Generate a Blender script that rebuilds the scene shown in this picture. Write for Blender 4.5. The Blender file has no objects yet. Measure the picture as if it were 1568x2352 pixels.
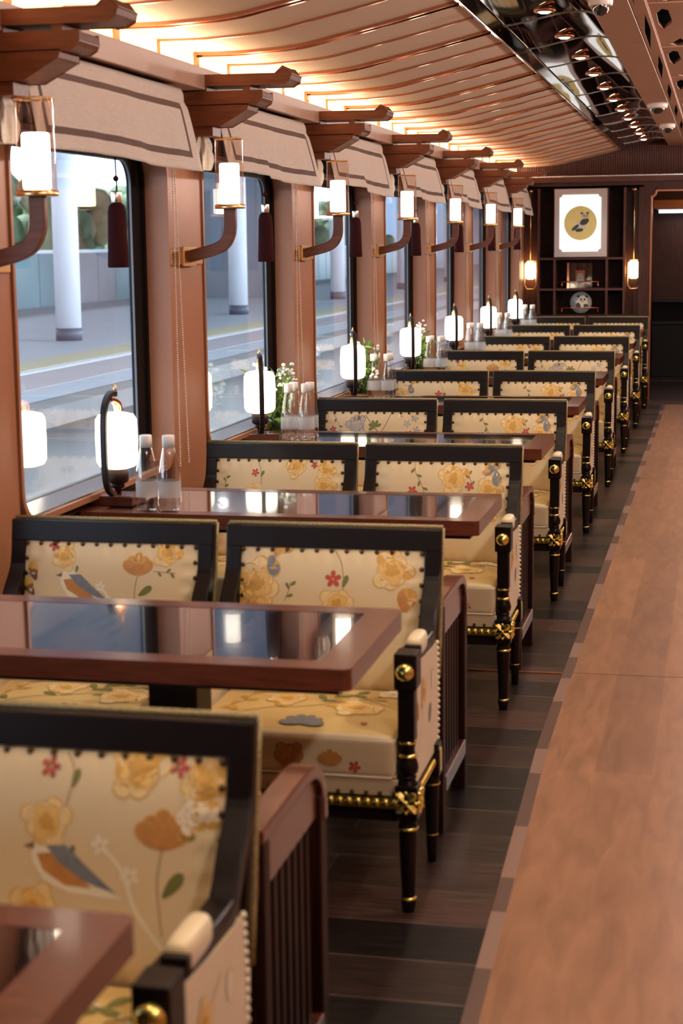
import bpy, math, random
from mathutils import Vector, Matrix
from mathutils.geometry import tessellate_polygon
PI = math.pi
random.seed(7)
scn = bpy.context.scene
C = scn.collection

# ---------------------------------------------------------------- camera
CAM_H = 1.582
F_PX, PITCH, YAW, ROLL = 3842.76, 0.1581, 0.223, -0.0125
cam_d = bpy.data.cameras.new('camera')
cam = bpy.data.objects.new('camera', cam_d); C.objects.link(cam); scn.camera = cam
cam_d.sensor_fit = 'VERTICAL'; cam_d.sensor_height = 36.0; cam_d.sensor_width = 24.0
cam_d.lens = F_PX/2352*36.0
cam_d.clip_start = 0.05; cam_d.clip_end = 400
fwd = Vector((-math.sin(YAW)*math.cos(PITCH), math.cos(YAW)*math.cos(PITCH), -math.sin(PITCH)))
right = Vector((math.cos(YAW), math.sin(YAW), 0)); up = right.cross(fwd)
r2 = math.cos(ROLL)*right + math.sin(ROLL)*up; u2 = -math.sin(ROLL)*right + math.cos(ROLL)*up
cam.matrix_world = Matrix(((r2.x, u2.x, -fwd.x, 0), (r2.y, u2.y, -fwd.y, 0), (r2.z, u2.z, -fwd.z, CAM_H), (0, 0, 0, 1)))
cam_d.dof.use_dof = True; cam_d.dof.focus_distance = 8.2; cam_d.dof.aperture_fstop = 5.0; cam_d.dof.aperture_blades = 0

# ---------------------------------------------------------------- world, exposure
SKY = (0.84, 0.91, 1.0); SKY_STRENGTH = 8.5
DOWN_W = 24.0; FILL_GLOBE_E = 270.0; COVE_E = 50.0; LAMP_E = 7.0; CANDLE_E = 7.0
w = bpy.data.worlds.new('world'); scn.world = w; w.use_nodes = True
bg = w.node_tree.nodes['Background']; bg.inputs[0].default_value = (*SKY, 1); bg.inputs[1].default_value = SKY_STRENGTH
vs = scn.view_settings; vs.view_transform = 'Standard'; vs.look = 'None'; vs.exposure = 0.12; vs.gamma = 1.0; vs.use_curve_mapping = False
scn.cycles.max_bounces = 10; scn.cycles.transparent_max_bounces = 24; scn.cycles.transmission_bounces = 10; scn.cycles.glossy_bounces = 5
scn.cycles.diffuse_bounces = 4; scn.cycles.caustics_reflective = False; scn.cycles.caustics_refractive = False
scn.cycles.sample_clamp_indirect = 4.0; scn.cycles.use_light_tree = True

# ---------------------------------------------------------------- materials
def nmat(name):
    m = bpy.data.materials.new(name); m.use_nodes = True
    nt = m.node_tree; return m, nt, nt.nodes['Principled BSDF'], nt.nodes['Material Output']
def pm(name, col, rough=0.5, metal=0.0, spec=0.5, coat=0.0, noise=0.0, nscale=20.0, stretch=None, bump=0.0, bscale=200.0, sheen=0.0, col2=None, emit=None, estr=0.0):
    m, nt, b, out = nmat(name)
    b.inputs['Base Color'].default_value = (*col, 1); b.inputs['Roughness'].default_value = rough
    b.inputs['Metallic'].default_value = metal; b.inputs['Specular IOR Level'].default_value = spec
    b.inputs['Coat Weight'].default_value = coat; b.inputs['Coat Roughness'].default_value = 0.08
    b.inputs['Sheen Weight'].default_value = sheen
    tc = nt.nodes.new('ShaderNodeTexCoord')
    if noise > 0 or col2:
        mp = nt.nodes.new('ShaderNodeMapping'); nt.links.new(tc.outputs['Object'], mp.inputs[0])
        if stretch: mp.inputs['Scale'].default_value = stretch
        n = nt.nodes.new('ShaderNodeTexNoise'); n.inputs['Scale'].default_value = nscale; n.inputs['Detail'].default_value = 5
        nt.links.new(mp.outputs[0], n.inputs['Vector'])
        r = nt.nodes.new('ShaderNodeValToRGB'); nt.links.new(n.outputs['Fac'], r.inputs[0])
        c2 = col2 or tuple(c*(1-noise) for c in col)
        r.color_ramp.elements[0].position = 0.3; r.color_ramp.elements[1].position = 0.7
        r.color_ramp.elements[0].color = (*c2, 1); r.color_ramp.elements[1].color = (*col, 1)
        nt.links.new(r.outputs[0], b.inputs['Base Color'])
    if bump > 0:
        n2 = nt.nodes.new('ShaderNodeTexNoise'); n2.inputs['Scale'].default_value = bscale; n2.inputs['Detail'].default_value = 3
        nt.links.new(tc.outputs['Object'], n2.inputs['Vector'])
        bp = nt.nodes.new('ShaderNodeBump'); bp.inputs['Strength'].default_value = bump; bp.inputs['Distance'].default_value = 0.004
        nt.links.new(n2.outputs['Fac'], bp.inputs['Height']); nt.links.new(bp.outputs[0], b.inputs['Normal'])
    if emit:
        b.inputs['Emission Color'].default_value = (*emit, 1); b.inputs['Emission Strength'].default_value = estr
    return m
def emat(name, col, s):
    m, nt, b, out = nmat(name); nt.nodes.remove(b)
    e = nt.nodes.new('ShaderNodeEmission'); e.inputs[0].default_value = (*col, 1); e.inputs[1].default_value = s
    nt.links.new(e.outputs[0], out.inputs[0]); return m
def glassy(name, tint, rough=0.0, ior=1.5, gloss=(1, 1, 1), boost=1.0):
    # a thin pane: straight transmission and a Fresnel mirror
    m, nt, b, out = nmat(name); nt.nodes.remove(b)
    t = nt.nodes.new('ShaderNodeBsdfTransparent'); t.inputs[0].default_value = (*tint, 1)
    g = nt.nodes.new('ShaderNodeBsdfGlossy'); g.inputs['Color'].default_value = (*gloss, 1); g.inputs['Roughness'].default_value = rough
    f = nt.nodes.new('ShaderNodeFresnel'); f.inputs[0].default_value = ior
    ge = nt.nodes.new('ShaderNodeNewGeometry'); mi_ = nt.nodes.new('ShaderNodeMath'); mi_.operation = 'MULTIPLY_ADD'
    mi_.inputs[1].default_value = 1/ior-ior; mi_.inputs[2].default_value = ior     # same index from both faces of the thin sheet
    nt.links.new(ge.outputs['Backfacing'], mi_.inputs[0]); nt.links.new(mi_.outputs[0], f.inputs[0])
    mu = nt.nodes.new('ShaderNodeMath'); mu.operation = 'MULTIPLY'; mu.inputs[1].default_value = boost; mu.use_clamp = True
    x = nt.nodes.new('ShaderNodeMixShader'); nt.links.new(f.outputs[0], mu.inputs[0]); nt.links.new(mu.outputs[0], x.inputs[0])
    nt.links.new(t.outputs[0], x.inputs[1]); nt.links.new(g.outputs[0], x.inputs[2]); nt.links.new(x.outputs[0], out.inputs[0]); return m

M = {}
M['lacquer'] = pm('black_lacquer', (0.008, 0.0045, 0.004), 0.38, spec=0.18, coat=0.02)
M['ebony'] = pm('black_wood', (0.010, 0.005, 0.004), 0.4, spec=0.25)
M['gold'] = pm('polished_gold', (1.0, 0.88, 0.26), 0.26, metal=1.0)
M['brass'] = pm('satin_brass', (0.80, 0.50, 0.22), 0.3, metal=1.0)
M['nail'] = pm('bronze_nail', (0.11, 0.065, 0.035), 0.3, metal=0.9)
M['gimp'] = pm('gold_gimp_braid', (0.50, 0.38, 0.16), 0.5, noise=0.7, nscale=220, bump=0.5)
M['fabric'] = pm('cream_satin', (0.74, 0.58, 0.34), 0.42, spec=0.5, noise=0.06, nscale=6, bump=0.12, bscale=900, sheen=0.25)
M['seatfab'] = pm('satin_gold_sheen', (0.72, 0.48, 0.15), 0.45, spec=0.5, noise=0.10, nscale=6, bump=0.12, bscale=900, sheen=0.2)  # gold of the lit seat top: light and sheen put into the colour
M['e_yel'] = pm('thread_yellow', (0.87, 0.64, 0.30), 0.45, noise=0.18, nscale=60)
M['e_gold'] = pm('thread_gold', (0.62, 0.34, 0.07), 0.5)
M['e_or'] = pm('thread_orange', (0.56, 0.25, 0.07), 0.5, noise=0.2, nscale=60)
M['e_red'] = pm('thread_red', (0.50, 0.06, 0.045), 0.5)
M['e_blu'] = pm('thread_blue_grey', (0.20, 0.22, 0.25), 0.5, noise=0.25, nscale=90)
M['e_gry'] = pm('thread_silver', (0.50, 0.46, 0.43), 0.5, noise=0.2, nscale=90)
M['e_grn'] = pm('thread_olive', (0.17, 0.17, 0.045), 0.5)
M['e_wht'] = pm('thread_ivory', (0.83, 0.74, 0.55), 0.5)
M['e_brn'] = pm('thread_brown', (0.20, 0.10, 0.055), 0.5)
M['e_yel2'] = pm('thread_amber', (0.80, 0.50, 0.16), 0.45)
EM = ['e_yel', 'e_gold', 'e_or', 'e_red', 'e_blu', 'e_gry', 'e_grn', 'e_wht', 'e_brn', 'e_yel2']
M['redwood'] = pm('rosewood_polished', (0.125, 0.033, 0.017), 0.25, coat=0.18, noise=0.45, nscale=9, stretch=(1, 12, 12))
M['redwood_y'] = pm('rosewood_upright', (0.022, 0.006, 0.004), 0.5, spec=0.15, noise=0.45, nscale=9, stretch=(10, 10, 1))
M['bracket'] = pm('bracket_walnut', (0.19, 0.056, 0.022), 0.42, spec=0.3, noise=0.4, nscale=7, stretch=(1, 6, 12))
M['smoked'] = pm('black_glass_inset', (0.004, 0.004, 0.005), 0.015, spec=0.9, coat=1.0)
M['copper'] = pm('copper_laminate', (0.36, 0.143, 0.069), 0.40, metal=0.2, noise=0.06, nscale=90, bump=0.03, bscale=900)
M['copperdark'] = pm('copper_edge', (0.38, 0.12, 0.05), 0.3, metal=0.6)
M['mirrorcopper'] = pm('mirror_copper', (0.70, 0.33, 0.20), 0.10, metal=1.0)
M['darkmirror'] = pm('bronze_mirror', (0.038, 0.020, 0.015), 0.03, metal=1.0, bump=0.9, bscale=1.3)
for q in M['darkmirror'].node_tree.nodes:
    if q.type == 'TEX_NOISE': q.inputs['Detail'].default_value = 0.0
M['ceil'] = pm('beige_ceiling_cloth', (0.64, 0.46, 0.33), 0.8, noise=0.05, nscale=150)
M['cove'] = pm('cream_cove_panel', (0.78, 0.60, 0.38), 0.7)
M['cornice'] = pm('pale_taupe_laminate', (0.50, 0.33, 0.25), 0.45, noise=0.06, nscale=60)
M['beam'] = pm('tan_board', (0.38, 0.18, 0.105), 0.55, noise=0.06, nscale=60)
M['darkwood'] = pm('dark_wall_wood', (0.060, 0.020, 0.014), 0.5, spec=0.2, noise=0.45, nscale=6, stretch=(9, 9, 1))
M['shelfwood'] = pm('shelf_wood', (0.095, 0.036, 0.028), 0.5, spec=0.2, noise=0.2, nscale=8)
M['nichewood'] = pm('niche_wood', (0.026, 0.008, 0.006), 0.6, spec=0.1, noise=0.3, nscale=8)
M['black'] = pm('black_rubber', (0.006, 0.005, 0.005), 0.6, spec=0.12)
M['void'] = pm('black_backing', (0.003, 0.003, 0.003), 0.9)
M['steel'] = pm('brushed_steel', (0.55, 0.50, 0.46), 0.25, metal=1.0)
M['linen'] = pm('natural_linen', (0.72, 0.62, 0.55), 0.85, noise=0.14, nscale=25, stretch=(1, 1, 12), bump=0.3, bscale=500)
M['linenstripe'] = pm('grey_brown_stripe', (0.13, 0.082, 0.072), 0.9, bump=0.3, bscale=500)
M['tassel'] = pm('maroon_thread', (0.045, 0.008, 0.008), 0.8, spec=0.1, noise=0.4, nscale=60, stretch=(6, 6, 1))
M['silver'] = pm('silver_cap', (0.72, 0.68, 0.58), 0.2, metal=1.0)
M['pane'] = glassy('window_glass', (0.90, 0.95, 1.0), 0.0, 1.52, (0.95, 0.97, 1.0), 1.05)
M['tube'] = glassy('clear_lamp_glass', (0.93, 0.86, 0.82), 0.03, 1.5, (1, 0.95, 0.92), 1.8)
M['pet'] = glassy('clear_plastic', (0.93, 0.94, 0.95), 0.05, 1.45, (1, 1, 1), 1.9)
M['vase'] = glassy('pale_green_glass', (0.66, 0.80, 0.55), 0.05, 1.5)
M['cap'] = pm('white_plastic', (0.82, 0.78, 0.76), 0.4)
M['label'] = pm('pale_label', (0.72, 0.72, 0.74), 0.6); M['label'].node_tree.nodes['Principled BSDF'].inputs['Alpha'].default_value = 0.36
M['shade'] = emat('lamp_shade_glow', (1.0, 0.86, 0.66), LAMP_E)
M['candle'] = emat('candle_glow', (1.0, 0.88, 0.70), CANDLE_E)
M['pendant'] = emat('pendant_glow', (1.0, 0.72, 0.36), 9.0)
M['coveled'] = emat('led_strip_glow', (1.0, 0.79, 0.54), COVE_E)
M['globe'] = emat('fill_globe_glow', (1.0, 0.95, 0.90), FILL_GLOBE_E)
M['down'] = emat('downlight_glow', (1.0, 0.74, 0.44), 14.0)
M['tubelight'] = emat('cold_tube_glow', (0.9, 0.95, 1.0), 5.0)
M['lightbox'] = emat('lightbox_glow', (1.0, 0.97, 0.93), 1.15)
M['paintgold'] = pm('gold_silk', (0.52, 0.38, 0.13), 0.7, noise=0.15, nscale=20, emit=(0.52, 0.38, 0.13), estr=0.35)
M['paintblack'] = pm('ink_black', (0.05, 0.05, 0.055), 0.8)
M['paintwhite'] = pm('ink_white', (0.62, 0.55, 0.42), 0.8)
M['mat_board'] = pm('grey_mount', (0.50, 0.42, 0.39), 0.8)
M['plate'] = pm('grey_glaze', (0.42, 0.42, 0.41), 0.3, noise=0.3, nscale=30)
M['leaf'] = pm('fresh_leaf', (0.16, 0.27, 0.045), 0.5, noise=0.4, nscale=30)
M['blossom'] = pm('white_petal', (0.85, 0.85, 0.78), 0.6)
M['camwhite'] = pm('camera_housing', (0.62, 0.50, 0.44), 0.4)
M['dome'] = pm('smoked_dome', (0.01, 0.01, 0.01), 0.05, coat=1)

# floor planks
def plank_mat():
    m, nt, b, out = nmat('dark_floor_planks')
    tc = nt.nodes.new('ShaderNodeTexCoord')
    br = nt.nodes.new('ShaderNodeTexBrick'); nt.links.new(tc.outputs['Object'], br.inputs['Vector'])
    br.inputs['Scale'].default_value = 1.0; br.inputs['Brick Width'].default_value = 0.95; br.inputs['Row Height'].default_value = 0.205
    br.inputs['Mortar Size'].default_value = 0.0028; br.inputs['Mortar Smooth'].default_value = 0.3; br.inputs['Bias'].default_value = -0.15
    br.offset = 0.37; br.inputs['Color1'].default_value = (0.012, 0.010, 0.010, 1); br.inputs['Color2'].default_value = (0.095, 0.050, 0.039, 1)
    br.inputs['Mortar'].default_value = (0.14, 0.098, 0.082, 1)
    mp = nt.nodes.new('ShaderNodeMapping'); mp.inputs['Scale'].default_value = (2.5, 38, 1); nt.links.new(tc.outputs['Object'], mp.inputs[0])
    n = nt.nodes.new('ShaderNodeTexNoise'); n.inputs['Scale'].default_value = 2.5; n.inputs['Detail'].default_value = 8; nt.links.new(mp.outputs[0], n.inputs['Vector'])
    r = nt.nodes.new('ShaderNodeValToRGB'); r.color_ramp.elements[0].position = 0.3; r.color_ramp.elements[1].position = 0.72
    r.color_ramp.elements[0].color = (0.25, 0.25, 0.25, 1); r.color_ramp.elements[1].color = (1.35, 1.25, 1.2, 1); nt.links.new(n.outputs['Fac'], r.inputs[0])
    mx = nt.nodes.new('ShaderNodeMixRGB'); mx.blend_type = 'MULTIPLY'; mx.inputs[0].default_value = 1.0
    nt.links.new(br.outputs['Color'], mx.inputs[1]); nt.links.new(r.outputs[0], mx.inputs[2]); nt.links.new(mx.outputs[0], b.inputs['Base Color'])
    b.inputs['Roughness'].default_value = 0.33; b.inputs['Specular IOR Level'].default_value = 0.13
    bp = nt.nodes.new('ShaderNodeBump'); bp.inputs['Strength'].default_value = 0.15; bp.inputs['Distance'].default_value = 0.002
    nt.links.new(n.outputs['Fac'], bp.inputs['Height']); nt.links.new(bp.outputs[0], b.inputs['Normal'])
    return m
M['planks'] = plank_mat()
def runner_mat():
    m, nt, b, out = nmat('oak_print_runner')
    tc = nt.nodes.new('ShaderNodeTexCoord'); mp = nt.nodes.new('ShaderNodeMapping'); mp.inputs['Scale'].default_value = (5, 0.9, 1); nt.links.new(tc.outputs['Object'], mp.inputs[0])
    n = nt.nodes.new('ShaderNodeTexNoise'); n.inputs['Scale'].default_value = 4; n.inputs['Detail'].default_value = 9; n.inputs['Distortion'].default_value = 0.8; nt.links.new(mp.outputs[0], n.inputs['Vector'])
    br = nt.nodes.new('ShaderNodeTexBrick'); mp2 = nt.nodes.new('ShaderNodeMapping'); mp2.inputs['Rotation'].default_value = (0, 0, PI/2)
    nt.links.new(tc.outputs['Object'], mp2.inputs[0]); nt.links.new(mp2.outputs[0], br.inputs['Vector'])
    br.inputs['Scale'].default_value = 1.0; br.inputs['Brick Width'].default_value = 1.4; br.inputs['Row Height'].default_value = 0.17; br.inputs['Mortar Size'].default_value = 0.0
    br.inputs['Color1'].default_value = (0.80, 0.79, 0.78, 1); br.inputs['Color2'].default_value = (1.08, 1.08, 1.06, 1)
    r = nt.nodes.new('ShaderNodeValToRGB'); r.color_ramp.elements[0].position = 0.28; r.color_ramp.elements[1].position = 0.7
    r.color_ramp.elements[0].color = (0.200, 0.090, 0.045, 1); r.color_ramp.elements[1].color = (0.315, 0.148, 0.078, 1); nt.links.new(n.outputs['Fac'], r.inputs[0])
    mx = nt.nodes.new('ShaderNodeMixRGB'); mx.blend_type = 'MULTIPLY'; mx.inputs[0].default_value = 1.0
    nt.links.new(r.outputs[0], mx.inputs[1]); nt.links.new(br.outputs['Color'], mx.inputs[2]); nt.links.new(mx.outputs[0], b.inputs['Base Color'])
    b.inputs['Roughness'].default_value = 0.36; b.inputs['Specular IOR Level'].default_value = 0.18
    return m
M['runner'] = runner_mat()
M['runnerborder'] = pm('runner_border', (0.085, 0.034, 0.024), 0.32)
M['runnerborder2'] = pm('runner_border_pale', (0.22, 0.12, 0.092), 0.32)
# outside
M['paving'] = pm('platform_paving', (0.42, 0.44, 0.46), 0.5, noise=0.1, nscale=2)
M['pinkpaving'] = pm('pink_granite', (0.44, 0.38, 0.37), 0.5, noise=0.1, nscale=2)
M['tactile'] = pm('yellow_tactile', (0.50, 0.44, 0.27), 0.6)
M['whiteline'] = pm('white_line', (0.75, 0.76, 0.78), 0.6)
M['riser'] = pm('weathered_concrete', (0.24, 0.22, 0.20), 0.8, noise=0.25, nscale=1.5)
M['ballast'] = pm('grey_track_slab', (0.20, 0.23, 0.28), 0.7, noise=0.2, nscale=2)
M['column'] = pm('white_column_paint', (0.78, 0.80, 0.84), 0.5)
M['beadgrey'] = pm('grey_glazing_bead', (0.16, 0.17, 0.19), 0.4)
M['canopy'] = pm('canopy_soffit', (0.22, 0.26, 0.31), 0.6)
M['colbase'] = pm('dark_column_base', (0.07, 0.09, 0.13), 0.5)
M['teal'] = pm('teal_panel', (0.16, 0.30, 0.33), 0.3, noise=0.2, nscale=0.6)
M['bluegrey'] = pm('blue_grey_panel', (0.16, 0.21, 0.27), 0.35)
M['greyblock'] = pm('grey_facade', (0.30, 0.32, 0.35), 0.6, noise=0.3, nscale=0.4)
M['foliage'] = pm('hedge_green', (0.20, 0.27, 0.15), 0.8, noise=0.5, nscale=3)

# ---------------------------------------------------------------- mesh builder
class MB:
    def __init__(s): s.v = []; s.f = []; s.m = []; s.s = []
    def add(s, vs, fs, mi=0, sm=False):
        o = len(s.v); s.v += [tuple(p) for p in vs]
        for f in fs: s.f.append([i+o for i in f]); s.m.append(mi); s.s.append(sm)
        return s
    def box(s, x0, x1, y0, y1, z0, z1, mi=0):
        vs = [(x, y, z) for z in (z0, z1) for y in (y0, y1) for x in (x0, x1)]
        return s.add(vs, [(0, 2, 3, 1), (4, 5, 7, 6), (0, 1, 5, 4), (2, 6, 7, 3), (0, 4, 6, 2), (1, 3, 7, 5)], mi)
    def prism(s, pts, a, b, axis='y', mi=0, sm=False, holes=()):
        # pts: outline in the two other axes (y: (x,z); x: (y,z); z: (x,y))
        def P(p, t): return (p[0], t, p[1]) if axis == 'y' else ((t, p[0], p[1]) if axis == 'x' else (p[0], p[1], t))
        loops = [list(pts)] + [list(h) for h in holes]
        allp = [p for l in loops for p in l]; n = len(allp)
        tris = tessellate_polygon([[Vector((p[0], p[1], 0)) for p in l] for l in loops])
        vs = [P(p, a) for p in allp] + [P(p, b) for p in allp]
        fs = [tuple(t) for t in tris] + [tuple(i+n for i in reversed(t)) for t in tris]
        s.add(vs, fs, mi, False)
        if sm: s.v += [tuple(p) for p in vs]        # own vertices for the smooth sides
        o = 0; base = len(s.v)-2*n
        for l in loops:
            k = len(l)
            for i in range(k):
                j = (i+1) % k
                s.f.append([base+o+i, base+o+j, base+n+o+j, base+n+o+i]); s.m.append(mi); s.s.append(sm)
            o += k
        return s
    def lathe(s, prof, c=(0, 0, 0), n=24, axis='z', mi=0, sm=True, mod=None, close=True, dirn=1):
        vs = []; 
        for k, (r, h) in enumerate(prof):
            for i in range(n):
                a = 2*PI*i/n; rr = r*(mod(a) if mod else 1)
                x, y = rr*math.cos(a), rr*math.sin(a)
                p = (x, y, h) if axis == 'z' else ((x, h*dirn, y) if axis == 'y' else (h*dirn, x, y))
                vs.append((p[0]+c[0], p[1]+c[1], p[2]+c[2]))
        fs = []
        for k in range(len(prof)-1):
            for i in range(n): fs.append((k*n+i, k*n+(i+1) % n, (k+1)*n+(i+1) % n, (k+1)*n+i))
        s.add(vs, fs, mi, sm)
        if close:
            b = len(s.v)-len(vs)
            s.f.append([b+i for i in range(n)][::-1]); s.m.append(mi); s.s.append(False)
            s.f.append([b+(len(prof)-1)*n+i for i in range(n)]); s.m.append(mi); s.s.append(False)
        return s
    def tube(s, path, r, n=8, mi=0, caps=True):
        P = [Vector(p) for p in path]; vs = []
        rr = r if isinstance(r, (list, tuple)) else [r]*len(P)
        prev = None
        for i, p in enumerate(P):
            t = (P[min(i+1, len(P)-1)]-P[max(i-1, 0)]).normalized()
            a = prev if prev else (Vector((0, 0, 1)) if abs(t.z) < 0.9 else Vector((1, 0, 0)))
            u = (a-t*a.dot(t)).normalized(); v = t.cross(u); prev = u
            for k in range(n):
                q = p+(u*math.cos(2*PI*k/n)+v*math.sin(2*PI*k/n))*rr[i]; vs.append(q)
        fs = [(i*n+k, i*n+(k+1) % n, (i+1)*n+(k+1) % n, (i+1)*n+k) for i in range(len(P)-1) for k in range(n)]
        if caps: fs += [tuple(range(n))[::-1], tuple((len(P)-1)*n+k for k in range(n))]
        return s.add(vs, fs, mi, True)
    def band(s, path, halfw, halft, plane='yz', c=0.0, mi=0):
        # rectangular section swept along a path lying in a plane; halfw is across the plane
        n = len(path); vs = []
        hw = halfw if isinstance(halfw, (list, tuple)) else [halfw]*n
        ht = halft if isinstance(halft, (list, tuple)) else [halft]*n
        for i, p in enumerate(path):
            a = path[max(i-1, 0)]; b = path[min(i+1, n-1)]
            t = Vector((b[0]-a[0], b[1]-a[1])).normalized(); nn = Vector((-t.y, t.x))
            for sx, st in ((-1, -1), (1, -1), (1, 1), (-1, 1)):
                q = (p[0]+nn.x*st*ht[i], p[1]+nn.y*st*ht[i]); w_ = c+sx*hw[i]
                vs.append((w_, q[0], q[1]) if plane == 'yz' else (q[0], w_, q[1]))
        fs = [(i*4+k, i*4+(k+1) % 4, (i+1)*4+(k+1) % 4, (i+1)*4+k) for i in range(n-1) for k in range(4)]
        fs += [(3, 2, 1, 0), tuple((n-1)*4+k for k in range(4))]
        return s.add(vs, fs, mi, False)
    def rbox(s, c, h, r, n=8, mi=0, fn=None, sm=True):
        # rounded box: centre, half sizes, radius
        for ax in range(3):
            for sg in (-1, 1):
                vs = []
                for i in range(n+1):
                    for j in range(n+1):
                        u = math.sin((i/n-0.5)*PI)*0.5+0.5 if True else i/n; v = math.sin((j/n-0.5)*PI)*0.5+0.5
                        p = [0, 0, 0]; a, b = [(1, 2), (2, 0), (0, 1)][ax]
                        p[ax] = sg*h[ax]; p[a] = (2*u-1)*h[a]; p[b] = (2*v-1)*h[b]
                        q = [max(-(h[k]-r), min(h[k]-r, p[k])) for k in range(3)]
                        d = Vector([p[k]-q[k] for k in range(3)])
                        if d.length > 1e-9: d = d.normalized()*r
                        w_ = [q[k]+d[k] for k in range(3)]
                        if fn: w_ = fn(w_)
                        vs.append([w_[k]+c[k] for k in range(3)])
                m_ = n+1; fs = []
                for i in range(n):
                    for j in range(n):
                        f = (i*m_+j, (i+1)*m_+j, (i+1)*m_+j+1, i*m_+j+1)
                        fs.append(f if sg > 0 else f[::-1])
                s.add(vs, fs, mi, sm)
        return s
    def ball(s, c, r, n=10, mi=0, sc=(1, 1, 1)):
        vs = []; fs = []
        for i in range(n+1):
            th = PI*i/n
            for j in range(n): vs.append((c[0]+r*sc[0]*math.sin(th)*math.cos(2*PI*j/n), c[1]+r*sc[1]*math.sin(th)*math.sin(2*PI*j/n), c[2]+r*sc[2]*math.cos(th)))
        for i in range(n):
            for j in range(n): fs.append((i*n+j, (i+1)*n+j, (i+1)*n+(j+1) % n, i*n+(j+1) % n))
        return s.add(vs, fs, mi, True)
    def sheet(s, fn, nu, nv, mi=0, mif=None, sm=True):
        vs = [fn(i/nu, j/nv) for i in range(nu+1) for j in range(nv+1)]
        o = len(s.v); s.v += [tuple(p) for p in vs]
        for i in range(nu):
            for j in range(nv):
                s.f.append([o+i*(nv+1)+j, o+(i+1)*(nv+1)+j, o+(i+1)*(nv+1)+j+1, o+i*(nv+1)+j+1]); s.m.append(mif(i, j) if mif else mi); s.s.append(sm)
        return s
    def build(s, name, mats, parent=None, bevel=0.0, segs=2, solid=0.0, weld=False):
        me = bpy.data.meshes.new(name); me.from_pydata(s.v, [], s.f)
        if isinstance(mats, (str,)): mats = [mats]
        for k in mats: me.materials.append(M[k])
        me.polygons.foreach_set('material_index', s.m); me.polygons.foreach_set('use_smooth', s.s)
        me.update()
        o = bpy.data.objects.new(name, me); C.objects.link(o)
        if weld:
            q = o.modifiers.new('weld', 'WELD'); q.merge_threshold = 0.0002
        if solid:
            q = o.modifiers.new('solid', 'SOLIDIFY'); q.thickness = solid
        if bevel:
            q = o.modifiers.new('bevel', 'BEVEL'); q.width = bevel; q.segments = segs; q.limit_method = 'ANGLE'; q.angle_limit = 0.6
        if parent: o.parent = parent
        return o
def tag(o, label=None, cat=None, group=None, kind=None):
    if label: o['label'] = label
    if cat: o['category'] = cat
    if group: o['group'] = group
    if kind: o['kind'] = kind
    return o
def struct(o): o['kind'] = 'structure'; return o
def empty(name, loc=(0, 0, 0), rz=0):
    o = bpy.data.objects.new(name, None); C.objects.link(o); o.location = loc; o.rotation_euler = (0, 0, rz); o.empty_display_size = 0.05; return o
def copy_tree(o, parent=None):
    c = o.copy(); C.objects.link(c)
    if parent: c.parent = parent
    for ch in o.children: copy_tree(ch, c)
    return c
def smooth_path(pts, n=6):
    out = []
    P = [Vector(p) for p in pts]
    for i in range(len(P)-1):
        p0 = P[max(i-1, 0)]; p1 = P[i]; p2 = P[i+1]; p3 = P[min(i+2, len(P)-1)]
        for k in range(n):
            t = k/n
            out.append(tuple(0.5*((2*p1)+(p2-p0)*t+(2*p0-5*p1+4*p2-p3)*t*t+(3*p1-p0-3*p2+p3)*t**3)))
    out.append(tuple(P[-1])); return out
def rrect(x0, x1, y0, y1, r, n=8):
    pts = []
    for cx, cy, a0 in ((x1-r, y1-r, 0), (x0+r, y1-r, 90), (x0+r, y0+r, 180), (x1-r, y0+r, 270)):
        for k in range(n+1):
            a = math.radians(a0+90*k/n); pts.append((cx+r*math.cos(a), cy+r*math.sin(a)))
    return pts
ORD = ['nearest', 'second', 'third', 'fourth', 'fifth', 'sixth', 'seventh', 'eighth', 'ninth', 'tenth']

# ---------------------------------------------------------------- setting
P = 1.8                         # length of one bay
YB, YE = -0.6, 17.1             # wall behind the camera, end wall
XG = -2.10
def pillar_y(n): return 4.03+P*(n-1), 4.435+P*(n-1)

struct(MB().box(-2.2, 1.35, YB, 17.1, -0.08, 0).build('floor', 'planks'))
struct(MB().box(-2.2, 1.35, 17.1, 20.9, -0.08, 0).build('floor_vestibule', 'planks'))
# left wall with rounded window holes
holes = []; WIN = []
for n in range(-2, 8):
    y0 = pillar_y(n)[1]; y1 = y0+1.395
    if y1 < YB+0.1 or y0 < YB+0.05: continue
    WIN.append((n, y0, y1)); holes.append(rrect(y0+0.004, y1-0.004, 0.79, 1.93, 0.10)[::-1])
wl = MB().prism([(YB, 0), (YE, 0), (YE, 2.2), (YB, 2.2)], -2.09, -1.985, 'x', holes=holes)
struct(wl.build('wall_left', 'darkwood'))
struct(MB().box(-2.16, -2.03, YB, YE, 2.2, 2.40).build('wall_left_cove', 'cove'))
struct(MB().box(-2.0, -1.86, YB, YE, 2.150, 2.228).build('trim_1', 'cornice', bevel=0.003))
# pillars
for n in range(-2, 9):
    a, b = pillar_y(n)
    if a < YB: continue
    p = MB().box(-2.06, -1.95, a+0.012, b-0.004, 0.0, 2.15)
    o = p.build('wall_pillar', ['copper'], bevel=0.004); tag(o, kind='structure')
    q = MB().box(-1.984, -1.958, a-0.002, a+0.010, 0.0, 2.15).build('edge_strip', 'copperdark', o)
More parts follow.
